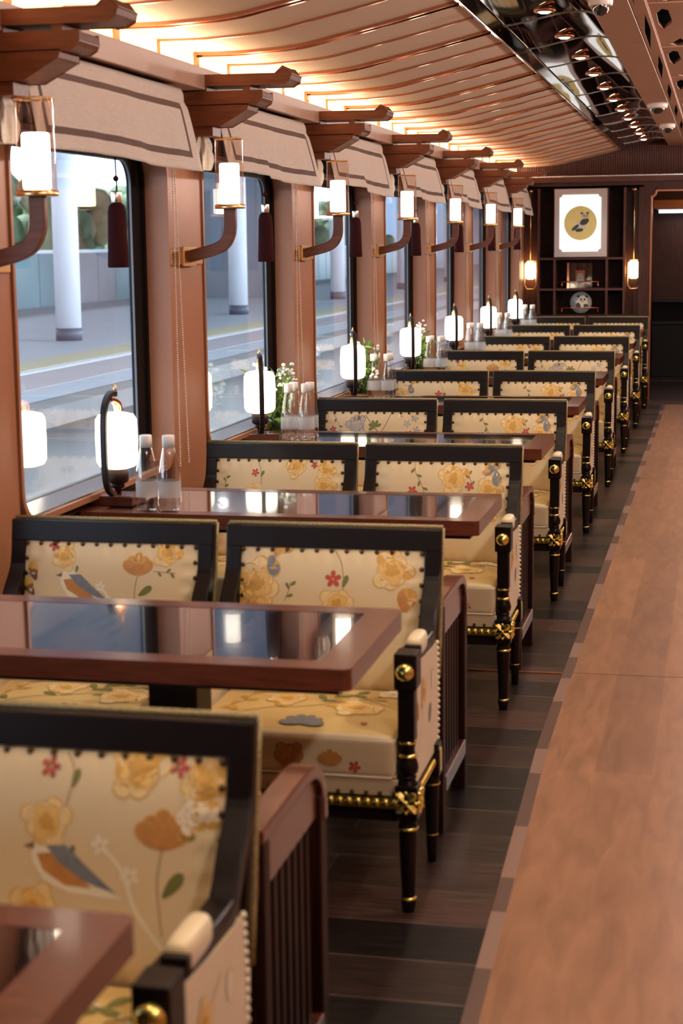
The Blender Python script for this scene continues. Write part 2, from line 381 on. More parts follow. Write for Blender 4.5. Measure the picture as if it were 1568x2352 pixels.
# windows
for i, (n, y0, y1) in enumerate(WIN):
    wn = empty('window_%d' % (i+1), (XG, (y0+y1)/2, 1.36)); struct(wn)
    def loc(o): o.location = (-XG, -(y0+y1)/2, -1.36); return o
    outer = rrect(y0, y1, 0.785, 1.935, 0.105, 16); inner = rrect(y0+0.016, y1-0.012, 0.803, 1.917, 0.092, 16)
    loc(MB().prism(outer, -2.03, -1.943, 'x', holes=[inner[::-1]]).build('window_frame', 'copper', wn))
    inn2 = rrect(y0+0.085, y1-0.115, 0.822, 1.885, 0.085, 14)
    loc(MB().prism(rrect(y0, y1, 0.785, 1.935, 0.105, 10), -2.062, -2.042, 'x', holes=[inn2[::-1]]).build('gasket', 'black', wn))
    inn3 = rrect(y0+0.088, y1-0.118, 0.825, 1.882, 0.082, 14)
    loc(MB().prism(inn2, -2.052, -2.044, 'x', holes=[inn3[::-1]], sm=True).build('bead', 'beadgrey', wn))
    # sloped metal sill inside the opening
    loc(MB().prism([(-2.04, 0.800), (-1.95, 0.800), (-1.95, 0.811), (-2.04, 0.822)], y0+0.09, y1-0.09, 'y').build('sill', 'steel', wn))
    loc(MB().prism(inn2, -2.060, -2.054, 'x').build('glass_pane', 'pane', wn))
# ceiling: curved beige panels
prof = smooth_path([(-2.04, 2.334), (-1.83, 2.334), (-1.62, 2.348), (-1.46, 2.379), (-1.24, 2.427), (-0.99, 2.487)], 6)
cp = MB().prism(prof+[(x, z+0.03) for x, z in reversed(prof)], YB, YE, 'y'); struct(cp.build('ceiling', 'ceil'))
def rib(y, wdt, parent=None, dz=0.010):
    m = MB(); m.prism([(x, z-dz) for x, z in prof]+[(x, z+0.002) for x, z in reversed(prof)], y-wdt/2, y+wdt/2, 'y', sm=True)
    return m
rcount = 0
k = -10
while True:
    y = 7.36+0.45*k; k += 1
    if y < 0.2: continue
    if y > YE-0.05: break
    thick = (k-1) % 2 == 0
    if thick:
        m = rib(y, 0.030, dz=0.012); m2 = rib(y+0.026, 0.010, dz=0.016); m.add(m2.v, m2.f, 0, True)
        m.box(-2.035, -2.018, y-0.018, y+0.018, 2.2, 2.335)
    else:
        m = rib(y, 0.009, dz=0.008); m.box(-2.034, -2.022, y-0.007, y+0.007, 2.2, 2.335)
    o = m.build('ceiling_rib', 'mirrorcopper'); struct(o)
# mirror band and bronze mirror panels
struct(MB().prism([(-0.982, 2.482), (-0.93, 2.494), (-0.93, 2.53), (-0.982, 2.53)], YB, YE, 'y').build('trim_2', 'darkmirror'))
struct(MB().box(-0.994, -0.982, YB, YE, 2.476, 2.53).build('trim_7', 'mirrorcopper', bevel=0.002))
mprof = smooth_path([(-0.93, 2.498), (-0.86, 2.508), (-0.76, 2.528), (-0.67, 2.545), (-0.59, 2.545), (-0.53, 2.53)], 5)
y = 7.36-0.9*8
while y < YE-0.05:
    e = min(y+0.894, YE)
    m = MB().prism(mprof+[(x, z+0.02) for x, z in reversed(mprof)], y, e, 'y', sm=True)
    o = m.build('ceiling_mirror_panel', 'darkmirror'); struct(o)
    s_ = MB().prism([(x, z-0.004) for x, z in mprof]+[(x, z+0.004) for x, z in reversed(mprof)], y-0.003, y+0.001, 'y', sm=True).build('seam_strip', 'steel', o)
    y += 0.9
# tan beam, seams, lattice
bm_ = MB()
yy = YB
for e in (2.9, 5.6, 8.3, 11.0, 13.7, YE):
    bm_.box(-0.54, -0.382, yy, e-0.003, 2.512, 2.56); yy = e
bm_.box(-0.54, -0.382, YB, YE, 2.515, 2.56)
struct(bm_.build('ceiling_beam', 'beam', bevel=0.002))
lat = MB(); random.seed(3)
b0 = 7.13-1.6*4
while b0 < YE:
    def cl(pts): return [(x, min(y_, YE-0.02)) for x, y_ in pts]
    e0 = min(b0+1.6, YE)
    if b0+1.0 < YE:
        # narrow raised strip with slit openings
        h = [(-0.338, b0+0.20), (-0.336, b0+0.75), (-0.368, b0+1.52), (-0.368, b0+0.90)]
        L = MB().prism([(-0.380, b0), (-0.322, b0), (-0.322, e0), (-0.380, e0)], 2.520, 2.534, 'z', holes=[h[::-1]])
        lat.add(L.v, L.f)
        hs = [[(-0.297, 0.35), (-0.268, 0.20), (-0.244, 0.25), (-0.237, 0.65), (-0.283, 0.89), (-0.300, 0.71)], [(-0.275, 1.51), (-0.217, 1.27), (-0.207, 1.35), (-0.212, 1.56), (-0.24, 1.58)]]
        for x0 in (-0.10, 0.03, 0.16):
            hs.append([(x0+random.uniform(0.03, 0.05)*math.cos(q*1.2566+x0*9), 0.45+x0+random.uniform(0.22, 0.32)*math.sin(q*1.2566+x0*9)) for q in range(5)])
            hs.append([(x0-0.02+random.uniform(0.03, 0.045)*math.cos(q*1.2566+x0*5), 1.15+x0+random.uniform(0.16, 0.24)*math.sin(q*1.2566+x0*5)) for q in range(5)])
        L = MB().prism([(-0.320, b0), (0.33, b0), (0.33, e0), (-0.320, e0)], 2.538, 2.552, 'z', holes=[cl([(x, b0+y_) for x, y_ in q]) for q in hs])
        lat.add(L.v, L.f)
        lat.box(-0.32, 0.33, b0-0.004, b0+0.004, 2.534, 2.538)
    else: lat.box(-0.38, 0.33, b0, YE, 2.525, 2.54)
    b0 += 1.6
lat.box(-0.324, -0.319, YB, YE, 2.530, 2.542)
struct(lat.build('ceiling_lattice', 'beam'))
bk = MB().box(-0.53, 1.35, YB, YE, 2.64, 2.66)
yy = YB
while yy < YE: bk.box(-0.35, 0.34, yy, yy+0.02, 2.62, 2.645); yy += 0.05
struct(bk.build('ceiling_backing', 'void'))
struct(MB().box(0.33, 1.35, YB, YE, 2.50, 2.53).build('ceiling_right', 'ceil'))
struct(MB().box(-2.2, -0.5, YB, YE, 2.66, 2.68).build('ceiling_upper', 'void'))
# right wall with windows, wall behind the camera
struct(MB().box(1.25, 1.35, YB, YE, 0, 2.55).build('wall_right', 'copper'))
struct(MB().box(1.12, 1.25, YB, YE, 2.150, 2.228).build('trim_8', 'cornice', bevel=0.003))
struct(MB().box(-2.2, 1.35, YB-0.1, YB, -0.08, 2.68).build('wall_back', 'darkwood'))

# ---------------------------------------------------------------- end wall
ew = MB()
Y0 = YE
door = [(-0.69, 0.0), (-0.69, 2.02), (-0.672, 2.022), (-0.652, 2.045), (-0.645, 2.075), (0.35, 2.075), (0.35, 0.0)]
ew.prism([(-2.2, 0.85), (-1.808, 0.85), (-1.808, 2.125), (-0.954, 2.125), (-0.954, 0.85), (-0.805, 0.85), (-0.805, 0)]+door+[(1.35, 0), (1.35, 2.18), (-2.2, 2.18)], Y0, Y0+0.04, 'y')
ew.v = [tuple(p) for p in ew.v]
ew = MB()
# frame pieces around shelf, niches and door
ew.box(-1.808, -0.954, Y0, Y0+0.03, 0, 0.86)
ew.box(-2.2, -0.645, Y0, Y0+0.05, 2.115, 2.18); ew.box(-0.645, 0.4, Y0, Y0+0.05, 2.085, 2.18); ew.box(0.35, 1.35, Y0, Y0+0.05, 0, 2.18)
ew.box(-0.805, -0.70, Y0, Y0+0.05, 0, 2.115); ew.box(-0.70, -0.655, Y0, Y0+0.05, 2.03, 2.115)
ew.box(-2.2, -1.808, Y0+0.17, Y0+0.2, 0, 2.115); ew.box(-0.954, -0.805, Y0+0.17, Y0+0.2, 0, 2.115)
ew.box(-0.815, -0.805, Y0, Y0+0.18, 0, 2.115); ew.box(-2.2, -2.03, Y0, Y0+0.18, 0, 2.115)
ew.box(-2.2, -0.77, Y0+0.27, Y0+0.31, 0, 2.66); ew.box(-2.2, -0.77, Y0+0.0, Y0+0.3, 2.116, 2.135); ew.box(-2.2, -0.77, Y0+0.03, Y0+0.3, 0.80, 0.859)
ew.box(-2.2, -1.82, Y0+0.18, Y0+0.3, 0, 2.66); ew.box(-0.80, -0.74, Y0+0.05, Y0+0.31, 0, 2.66); ew.box(-0.9, 1.36, Y0+0.05, Y0+0.12, 2.09, 2.66)
struct(ew.build('wall_end', 'darkwood'))
fl = MB(); x = -2.1
fl.box(-2.2, 1.35, Y0+0.01, Y0+0.05, 2.225, 2.66)
while x < 1.3:
    fl.lathe([(0.009, 2.232), (0.009, 2.62)], (x, Y0+0.006, 0), 8, close=True); x += 0.0235
struct(fl.build('wall_end_fluting', 'shelfwood'))
struct(MB().box(-2.1, 1.25, Y0-0.03, Y0+0.05, 2.170, 2.225).build('trim_3', 'shelfwood', bevel=0.003))
struct(MB().box(-2.1, 1.25, Y0-0.012, Y0+0.0, 2.226, 2.236).build('trim_4', 'steel'))
# door frame (copper line with stepped corner)
df = [(-0.70, 0.0), (-0.70, 2.028), (-0.675, 2.030), (-0.66, 2.05), (-0.652, 2.085), (0.36, 2.085), (0.36, 0)]
di = [(-0.685, 0.0), (-0.685, 2.016), (-0.667, 2.018), (-0.648, 2.042), (-0.64, 2.072), (0.345, 2.072), (0.345, 0)]
d1 = empty('door_1', (-0.7, Y0, 0)); struct(d1)
m = MB()
for i in range(len(df)-1):
    a, b, c_, d_ = df[i], df[i+1], di[i+1], di[i]
    m.add([(a[0], Y0-0.015, a[1]), (b[0], Y0-0.015, b[1]), (c_[0], Y0-0.015, c_[1]), (d_[0], Y0-0.015, d_[1]),
           (a[0], Y0+0.10, a[1]), (b[0], Y0+0.10, b[1]), (c_[0], Y0+0.10, c_[1]), (d_[0], Y0+0.10, d_[1])],
          [(0, 1, 2, 3), (7, 6, 5, 4), (3, 2, 6, 7), (0, 4, 5, 1)])
o = m.build('door_frame', 'copperdark', d1); o.location = (0.7, -Y0, 0)
# vestibule beyond the door
vb = MB(); vb.box(-0.86, -0.80, Y0+0.05, 20.9, 0, 2.4); vb.box(-0.86, 1.35, 20.5, 20.56, 0.0, 2.4); vb.box(1.3, 1.35, Y0+0.1, 20.9, 0, 2.4)
struct(vb.build('wall_vestibule', 'darkwood'))
struct(MB().box(-0.86, 1.35, Y0+0.1, 20.9, 2.35, 2.4).build('ceiling_vestibule', 'darkwood'))
struct(MB().box(-0.80, 1.2, 20.25, 20.5, 1.955, 2.06).build('trim_5', 'copper', bevel=0.01))
# shelf unit
SX = [-1.808, -1.646, -1.125, -0.954]
su = empty('display_shelf', (-1.381, Y0+0.12, 0.86))
tag(su, 'dark wooden grid shelf unit built against the end wall between two pendant lamps', 'shelf')
def loc2(o, e): o.location = tuple(-c for c in e.location); return o
loc2(MB().box(-1.808, -0.954, Y0+0.24, Y0+0.26, 0.86, 2.115).build('back_panel', 'nichewood', su), su)
for x in SX: loc2(MB().box(x-0.011, x+0.011, Y0-0.005, Y0+0.24, 0.86, 2.115).build('upright', 'shelfwood', su, bevel=0.002), su)
for a, b in ((0, 1), (1, 2), (2, 3)):
    for z in (1.42, 1.113):
        loc2(MB().box(SX[a]+0.011, SX[b]-0.011, Y0-0.003, Y0+0.24, z-0.010, z+0.010).build('shelf_board', 'shelfwood', su), su)
# picture light box
pic = empty('wall_picture', (-1.386, Y0, 1.44)); tag(pic, 'backlit white panel with a round golden painting of a sitting panda, above the shelves', 'picture')
loc2(MB().box(-1.646, -1.125, Y0-0.045, Y0+0.0, 1.437, 2.108).build('frame', 'mat_board', pic, bevel=0.004), pic)
def notched(x0, x1, z0, z1, r):
    pts = []
    for cx, cz, a0 in ((x1, z1, 270), (x0, z1, 0), (x0, z0, 90), (x1, z0, 180)):
        seq_ = [math.radians(a0-q*22.5) for q in range(5)]
        pts += [(cx+r*math.cos(a), cz+r*math.sin(a)) for a in seq_]
    return pts
loc2(MB().prism(notched(-1.594, -1.183, 1.490, 2.050, 0.028), Y0-0.052, Y0-0.046, 'y').build('light_panel', 'lightbox', pic), pic)
def ell(cx, cz, rx, rz, rot=0, n=24):
    c, s = math.cos(rot), math.sin(rot)
    return [(cx+rx*math.cos(2*PI*i/n)*c-rz*math.sin(2*PI*i/n)*s, cz+rx*math.cos(2*PI*i/n)*s+rz*math.sin(2*PI*i/n)*c) for i in range(n)]
pt = MB(); pt.prism(ell(-1.386, 1.771, 0.162, 0.168, 0, 48), Y0-0.058, Y0-0.053, 'y', 0)
yl = Y0-0.058
def blob(mb, cx, cz, rx, rz, rot, mi, k):
    mb.prism(ell(cx, cz, rx, rz, rot), yl-0.0012*k, yl-0.0012*k+0.0008, 'y', mi)
def panda(mb, cx, cz, s):
    B, Wt = 1, 2
    blob(mb, cx+0.00*s, cz-0.03*s, 0.070*s, 0.045*s, 0.5, Wt, 1); blob(mb, cx+0.040*s, cz+0.012*s, 0.048*s, 0.030*s, 0.5, B, 2)
    blob(mb, cx-0.050*s, cz-0.045*s, 0.045*s, 0.016*s, 0.7, B, 2); blob(mb, cx-0.01*s, cz-0.07*s, 0.04*s, 0.018*s, 0.1, B, 3)
    blob(mb, cx+0.045*s, cz+0.070*s, 0.036*s, 0.030*s, 0, Wt, 3)
    for dx in (-0.030, 0.026): blob(mb, cx+(0.045+dx)*s, cz+0.096*s, 0.012*s, 0.011*s, 0, B, 4)
    for dx in (-0.013, 0.016): blob(mb, cx+(0.048+dx)*s, cz+0.070*s, 0.007*s, 0.009*s, 0, B, 4)
    blob(mb, cx+0.050*s, cz+0.052*s, 0.006*s, 0.004*s, 0, B, 4)
panda(pt, -1.386, 1.772, 1.0)
loc2(pt.build('painting', ['paintgold', 'paintblack', 'paintwhite'], pic), pic)
# copper display rails and objects on the shelf
for zz, nm in ((1.123, 'upper'), (0.862, 'lower')):
    r_ = empty('display_rail', (-1.39, Y0+0.05, zz)); tag(r_, 'thin copper rail standing on the %s shelf of the end wall unit' % nm, 'rail', 'copper rails on the shelves')
    top = zz+0.066
    loc2(MB().tube([(-1.61, Y0+0.02, top), (-1.17, Y0+0.02, top)], 0.006).build('bar', 'mirrorcopper', r_), r_)
    for x in (-1.57, -1.21): loc2(MB().tube([(x, Y0+0.02, zz), (x, Y0+0.02, top)], 0.004).build('post', 'mirrorcopper', r_), r_)
bx = empty('display_case', (-1.40, Y0+0.12, 1.123)); tag(bx, 'clear display case holding a small red and green ornament on the upper shelf', 'display case')
loc2(MB().box(-1.52, -1.275, Y0+0.07, Y0+0.17, 1.124, 1.375).build('glass_box', 'tube', bx), bx)
M['orn_r'] = pm('ornament_red', (0.35, 0.05, 0.04), 0.4); M['orn_g'] = pm('ornament_green', (0.22, 0.26, 0.22), 0.4)
loc2(MB().box(-1.525, -1.505, Y0+0.065, Y0+0.175, 1.125, 1.378).build('copper_edge', 'mirrorcopper', bx), bx)
og = MB().box(-1.44, -1.35, Y0+0.11, Y0+0.13, 1.126, 1.30, 0); og.prism(ell(-1.395, 1.23, 0.035, 0.045), Y0+0.095, Y0+0.11, 'y', 1); og.box(-1.43, -1.36, Y0+0.10, Y0+0.11, 1.135, 1.17, 1)
loc2(og.build('ornament', ['orn_r', 'orn_g'], bx), bx)
pl = empty('round_plate', (-1.385, Y0+0.10, 0.873)); tag(pl, 'round grey plate with a black and white panda standing on the lower shelf', 'plate')
pz = 0.980
m = MB().lathe([(0.02, 0.0), (0.095, 0.002), (0.108, 0.012), (0.108, 0.018), (0.02, 0.02)], (-1.385, Y0+0.10, pz), 40, 'y', dirn=-1)
loc2(m.build('dish', 'plate', pl), pl)
yl = Y0+0.079; m = MB()
blob(m, -1.375, pz-0.01, 0.06, 0.055, 0, 1, 1); blob(m, -1.365, pz+0.03, 0.045, 0.038, 0, 1, 2)
for dx, dz in ((-0.045, 0.062), (0.038, 0.06)): blob(m, -1.365+dx, pz+dz, 0.015, 0.014, 0, 0, 3)
for dx in (-0.018, 0.018): blob(m, -1.365+dx, pz+0.03, 0.010, 0.012, 0.3*dx/abs(dx), 0, 3)
blob(m, -1.41, pz-0.03, 0.022, 0.03, 0.4, 0, 3); blob(m, -1.335, pz-0.035, 0.024, 0.022, 0, 0, 3); blob(m, -1.365, pz+0.01, 0.007, 0.005, 0, 0, 3)
loc2(m.build('panda_relief', ['paintblack', 'e_wht'], pl), pl)
loc2(MB().box(-1.43, -1.34, Y0+0.095, Y0+0.125, 0.8705, 0.885).build('stand', 'shelfwood', pl), pl)
# pendants
for px, side in ((-1.892, 'left'), (-0.860, 'right')):
    p = empty('pendant_lamp', (px, Y0+0.03, 2.115))
    tag(p, 'glowing cylinder pendant on a gold rod in the niche %s of the shelf unit' % ('left' if side == 'left' else 'right'), 'pendant lamp', 'pendants beside the shelf unit')
    loc2(MB().lathe([(0.028, 2.085), (0.030, 2.095), (0.020, 2.115)], (px, Y0+0.03, 0), 20).build('ceiling_cap', 'brass', p), p)
    loc2(MB().tube([(px, Y0+0.03, 2.09), (px, Y0+0.03, 1.40)], 0.005).build('rod', 'brass', p), p)
    loc2(MB().lathe([(0.03, 1.218), (0.052, 1.235), (0.054, 1.30), (0.052, 1.375), (0.03, 1.392)], (px, Y0+0.03, 0), 24).build('shade', 'pendant', p), p)
    lp = [(px-0.058, Y0+0.03, 1.40), (px-0.058, Y0+0.03, 1.16), (px-0.035, Y0+0.03, 1.118), (px+0.035, Y0+0.03, 1.118), (px+0.058, Y0+0.03, 1.16), (px+0.058, Y0+0.03, 1.40), (px, Y0+0.03, 1.405), (px-0.058, Y0+0.03, 1.40)]
    loc2(MB().tube(lp, 0.0055).build('gold_loop', 'brass', p), p)
    la = bpy.data.lights.new('pendant_bulb', 'POINT'); la.energy = 5.0; la.color = (1, 0.50, 0.18); la.shadow_soft_size = 0.02
    lo = bpy.data.objects.new('pendant_bulb', la); C.objects.link(lo); lo.parent = p; lo.location = (0.0, 0.085, 1.30-2.115)
# vestibule furniture
cb = empty('serving_counter', (0.2, 20.3, 0)); tag(cb, 'black serving counter with a pale ledge at the back of the doorway', 'counter')
loc2(MB().box(-0.79, 1.25, 20.1, 20.48, 0, 0.62).build('cabinet', 'lacquer', cb, bevel=0.005), cb)
loc2(MB().box(-0.79, 1.25, 20.06, 20.48, 0.62, 0.65).build('worktop', 'ebony', cb, bevel=0.004), cb)
loc2(MB().box(-0.79, 1.25, 20.40, 20.49, 0.65, 0.87).build('splash_panel', 'black', cb), cb)
loc2(MB().box(-0.79, 1.25, 20.30, 20.49, 0.87, 0.895).build('upper_ledge', 'ebony', cb), cb)
tl = empty('tube_light', (0.2, 20.2, 1.92)); tag(tl, 'cold white light tube under the copper soffit beyond the doorway', 'light')
loc2(MB().tube([(-0.73, 20.2, 1.925), (1.1, 20.2, 1.925)], 0.016, 10).build('tube', 'tubelight', tl), tl)
loc2(MB().box(-0.75, 1.12, 20.19, 20.26, 1.942, 1.955).build('housing', 'steel', tl), tl)
la = bpy.data.lights.new('vestibule_tube', 'AREA'); la.shape = 'RECTANGLE'; la.size = 1.6; la.size_y = 0.04; la.energy = 6; la.color = (0.92, 0.95, 1.0)
lo = bpy.data.objects.new('vestibule_tube', la); C.objects.link(lo); lo.parent = tl; lo.location = (0, -0.03, -0.03)
la = bpy.data.lights.new('vestibule_fill', 'POINT'); la.energy = 26; la.color = (1, 0.58, 0.30); la.shadow_soft_size = 0.1  # unseen warm fill added to brighten the copper soffit
lo = bpy.data.objects.new('vestibule_fill', la); C.objects.link(lo); lo.parent = tl; lo.location = (-0.1, -1.0, 0.28)

# ---------------------------------------------------------------- runner
rn = empty('aisle_runner', (0.1, 8, 0)); tag(rn, 'tan oak-patterned floor runner with a dark border laid along the aisle', 'floor runner')
yy = YB+0.01
def rx(y_): return -0.54 if y_ > 5.2 else -0.54+0.033*(5.2-y_)*(0.8 if y_ > 2.8 else 0.75)
rs = MB(); ys = [YB+0.01, 1, 2, 2.8, 3.4, 4, 4.6, 5.2, 6.066]
rs.prism([(rx(v)+0.036, v) for v in ys]+[(1.2, 6.066), (1.2, YB+0.01)], 0.001, 0.006, 'z')
for yy, e in ((6.072, 11.326), (11.332, 16.6)): rs.box(-0.504, 1.2, yy, e, 0.001, 0.006)
loc2(rs.build('mat', 'runner', rn), rn)
random.seed(21); rb = MB(); yy = YB+0.01; q = 0
while yy < 16.6:
    e = min(16.6, yy+random.uniform(0.22, 0.65))
    rb.prism([(rx(yy), yy), (rx(yy)+0.036, yy), (rx(e)+0.036, e), (rx(e), e)], 0.001, 0.0075, 'z', mi=q % 2); q += 1; yy = e
loc2(rb.build('border', ['runnerborder', 'runnerborder2'], rn), rn)
struct(MB().box(-1.98, -0.545, 6.062, 6.072, 0.0005, 0.004).build('trim_6', 'copperdark'))

# ---------------------------------------------------------------- lights
led = empty('cove_led_strip', (-1.93, 8, 2.228)); tag(led, 'warm glowing strip light lying along the top of the taupe cornice', 'strip light')
loc2(MB().box(-1.965, -1.935, YB+0.05, YE-0.05, 2.228, 2.234).build('diffuser', 'coveled', led), led)
led_fill = empty('cove_led_strip', (1.19, 8, 2.228)); tag(led_fill, 'added warm fill strip on the cornice of the far side, right of the photo', 'strip light')  # unseen twin of the left strip, added for fill from the right
loc2(MB().box(1.175, 1.205, YB+0.05, YE-0.05, 2.228, 2.234).build('diffuser', 'coveled', led_fill), led_fill)
def spot(parent, loc, e, col=(1, 0.78, 0.55), size=2.3, blend=0.6, rad=0.03):
    la = bpy.data.lights.new('lamp', 'SPOT'); la.energy = e; la.color = col; la.spot_size = size; la.spot_blend = blend; la.shadow_soft_size = rad
    lo = bpy.data.objects.new('lamp', la); C.objects.link(lo); lo.parent = parent; lo.location = loc; return lo
def make_down(loc_, label, group):
    d = empty('ceiling_downlight', loc_); tag(d, label, 'downlight', group)
    MB().lathe([(0.030, -0.006), (0.042, -0.006), (0.045, 0.0), (0.045, 0.012), (0.030, 0.012)], (0, 0, 0), 20, close=False).build('trim_ring', 'copperdark', d)
    MB().lathe([(0.001, -0.013), (0.018, -0.011), (0.030, -0.003)], (0, 0, 0), 20, close=False).build('lens', 'down', d)
    return d
zi = 2.534
vis = 0
for k in range(-7, 11):
    y = 7.13+0.9*k
    if y < 0.3 or y > YE-0.3: continue
    if y > 6.5: vis += 1; lab = '%s warm downlight along the bronze mirror ceiling, counted from the near end' % ORD[min(vis-1, 9)] if vis < 11 else 'small far downlight of the bronze mirror ceiling by the end wall'
    else: lab = 'out-of-frame warm downlight, %s above the near rows' % ORD[(k+7) % 10]
    d = make_down((-0.735, y, zi-0.010), lab, 'downlights in the mirror ceiling'); spot(d, (0, 0, -0.03), DOWN_W)
for k in range(0, 9):       # unseen opal globes added right of the aisle as fill for the valances
    y = 1.2+1.8*k
    d = empty('fill_globe', (0.62, y, 2.50)); tag(d, '%s added opal fill globe on the beige ceiling right of the aisle' % ORD[k], 'fill light', 'added fill globes right of the aisle')
    MB().lathe([(0.03, 0.0), (0.03, -0.02)], (0, 0, 0), 16).build('rose', 'brass', d)
    MB().ball((0, 0, -0.075), 0.06, 16).build('globe', 'globe', d)

# cameras on the beam
def make_cam(x, y, r, lab):
    d = empty('security_camera', (x, y, 2.512)); tag(d, lab, 'security camera', 'dome cameras on the tan ceiling beam')
    MB().lathe([(r, 0.0), (r, -0.012), (r*0.96, -0.030), (r*0.9, -0.034)], (0, 0, 0), 24).build('housing', 'camwhite', d)
    MB().lathe([(r*0.68, -0.034), (r*0.66, -0.046), (r*0.5, -0.062), (r*0.25, -0.071), (0.001, -0.073)], (0, 0, 0), 24, close=False).build('dome', 'dome', d)
make_cam(-0.478, 6.72, 0.048, 'white dome camera cut by the top edge of the photo on the tan beam')
make_cam(-0.455, 11.9, 0.070, 'largest fully visible white dome camera on the tan ceiling beam')
make_cam(-0.452, 14.0, 0.062, 'small white dome camera just beyond the larger one on the tan beam')

# ---------------------------------------------------------------- embroidery
class Pat:
    def __init__(s): s.p = []
    def poly(s, pts, col, lay=0): s.p.append((pts, col, lay))
    def petal(s, x, y, a, L, W_, col, lay=0, line='e_gold'):
        def sh(k):
            out = []
            for t, w_ in ((0, 0.12), (0.25, 0.36), (0.5, 0.5), (0.75, 0.5), (0.93, 0.32), (1.0, 0.0), (0.93, -0.32), (0.75, -0.5), (0.5, -0.5), (0.25, -0.36), (0, -0.12)):
                u, v = t*L*k, w_*W_*k; out.append((x+u*math.cos(a)-v*math.sin(a), y+u*math.sin(a)+v*math.cos(a)))
            return out
        if line: s.poly(sh(1.035), line, lay)
        s.poly(sh(0.975), col, lay+0.06)
    def peony(s, x, y, r, col='e_yel', line='e_gold', core='e_gold'):
        for ring, (k, n, w_) in enumerate(((1.0, 8, 0.74), (0.66, 6, 0.52), (0.36, 5, 0.30))):
            cc = 'e_yel2' if (col == 'e_yel' and ring == 1) else ('e_gold' if col == 'e_yel' and ring == 2 else col)
            for i in range(n): s.petal(x, y, 2*PI*i/n+ring*0.4+x*9, r*k*(1+0.20*math.sin(i*2.3+x*40)), r*w_, cc, ring*1.5+0.12*(i % 4), line)
        s.poly([(x+r*0.13*math.cos(t), y+r*0.13*math.sin(t)) for t in [q*PI/4 for q in range(8)]], core, 6)
    def star(s, x, y, r, col='e_red', line='e_brn'):
        r = r*0.84
        for i in range(5): s.petal(x, y, 2*PI*i/5+0.3+x*5, r, r*0.55, col, 0, line)
        s.poly([(x+r*0.16*math.cos(t), y+r*0.16*math.sin(t)) for t in [q*PI/3 for q in range(6)]], 'e_gold', 2)
    def leaf(s, x, y, a, L, col='e_grn'): s.petal(x, y, a, L, L*0.42, col, 0, None)
    def stem(s, pts, w_=0.0016, col='e_brn'):
        q = smooth_path([(p[0], p[1], 0) for p in pts], 5)
        for i in range(len(q)-1):
            a, b = q[i], q[i+1]; d = Vector((b[0]-a[0], b[1]-a[1])); 
            if d.length < 1e-6: continue
            n = Vector((-d.y, d.x)).normalized()*w_/2
            s.poly([(a[0]+n.x, a[1]+n.y), (b[0]+n.x, b[1]+n.y), (b[0]-n.x, b[1]-n.y), (a[0]-n.x, a[1]-n.y)], col, 0)
    def branch(s, pts, nl=3, ll=0.022, col='e_grn'):
        s.stem(pts); q = smooth_path([(p[0], p[1], 0) for p in pts], 5)
        for i in range(nl):
            k = int((i+1)/(nl+1)*(len(q)-1)); a = math.atan2(q[k][1]-q[k-1][1], q[k][0]-q[k-1][0])
            s.leaf(q[k][0], q[k][1], a+(0.8 if i % 2 else -0.8), ll, col)
    def tulip(s, x, y, r):
        for a in (0.7, 1.1, 1.57, 2.05, 2.45): s.petal(x, y, a, r*(1.25 if abs(a-1.57) < 0.1 else 1.15), r*0.62, 'e_or', 0.3*abs(a-1.57), 'e_gold')
    def bird(s, x, y, k=1.0):
        body = [(0, 0), (0.012, 0.016), (0.03, 0.015), (0.055, -0.005), (0.10, -0.045), (0.135, -0.062), (0.10, -0.062), (0.055, -0.058), (0.02, -0.045), (0.002, -0.02)]
        s.poly([(x+a*k, y+b*k) for a, b in body], 'e_wht', 0)
        s.poly([(x+a*k, y+b*k) for a, b in ((0.008, -0.008), (0.03, -0.005), (0.06, -0.028), (0.09, -0.05), (0.05, -0.048), (0.018, -0.03))], 'e_or', 1)
        s.poly([(x+a*k, y+b*k) for a, b in ((0.022, 0.004), (0.05, 0.006), (0.08, -0.02), (0.125, -0.055), (0.08, -0.042), (0.04, -0.018))], 'e_blu', 2)
        s.poly([(x+a*k, y+b*k) for a, b in ((-0.012, 0.001), (0.004, 0.008), (0.004, -0.002))], 'e_brn', 1)
    def apply(s, mb, fn, off=0.0009):
        for pts, col, lay in s.p:
            o = off+lay*0.00028; c = (sum(p[0] for p in pts)/len(pts), sum(p[1] for p in pts)/len(pts))
            vs = [fn(p[0], p[1], o) for p in pts]
            mi = EM.index(col)+1
            if len(pts) <= 4: mb.add(vs, [tuple(range(len(pts)))], mi)
            else:
                vs.append(fn(c[0], c[1], o)); n = len(pts)
                mb.add(vs, [(i, (i+1) % n, n) for i in range(n)], mi)

def lean(z): return 0.395+0.10*(z-0.30)/0.55
BX0, BX1, BZ0, BZ1 = -0.247, 0.247, 0.43, 0.795
def back_fn(x, z, o=0.0):
    u = abs(x)/0.247; v = abs((z-(BZ0+BZ1)/2)/((BZ1-BZ0)/2)); u = min(u, 1); v = min(v, 1)
    puff = 0.024*(1-u**5)*(1-v**5)
    eu = max(0, (u-0.8)/0.2); ev = max(0, (v-0.8)/0.2)
    sc = 0.0035*(math.cos(2*PI*z/0.043)*eu*(1-eu)*3+math.cos(2*PI*x/0.041)*ev*(1-ev)*3)
    return (x, lean(z)-0.006-puff+sc-o, z)
def seat_top(x, y, o=0.0):
    return (x, y, 0.432+0.022*(1-(x/0.26)**4)*(1-((y-0.20)/0.22)**4)+o)

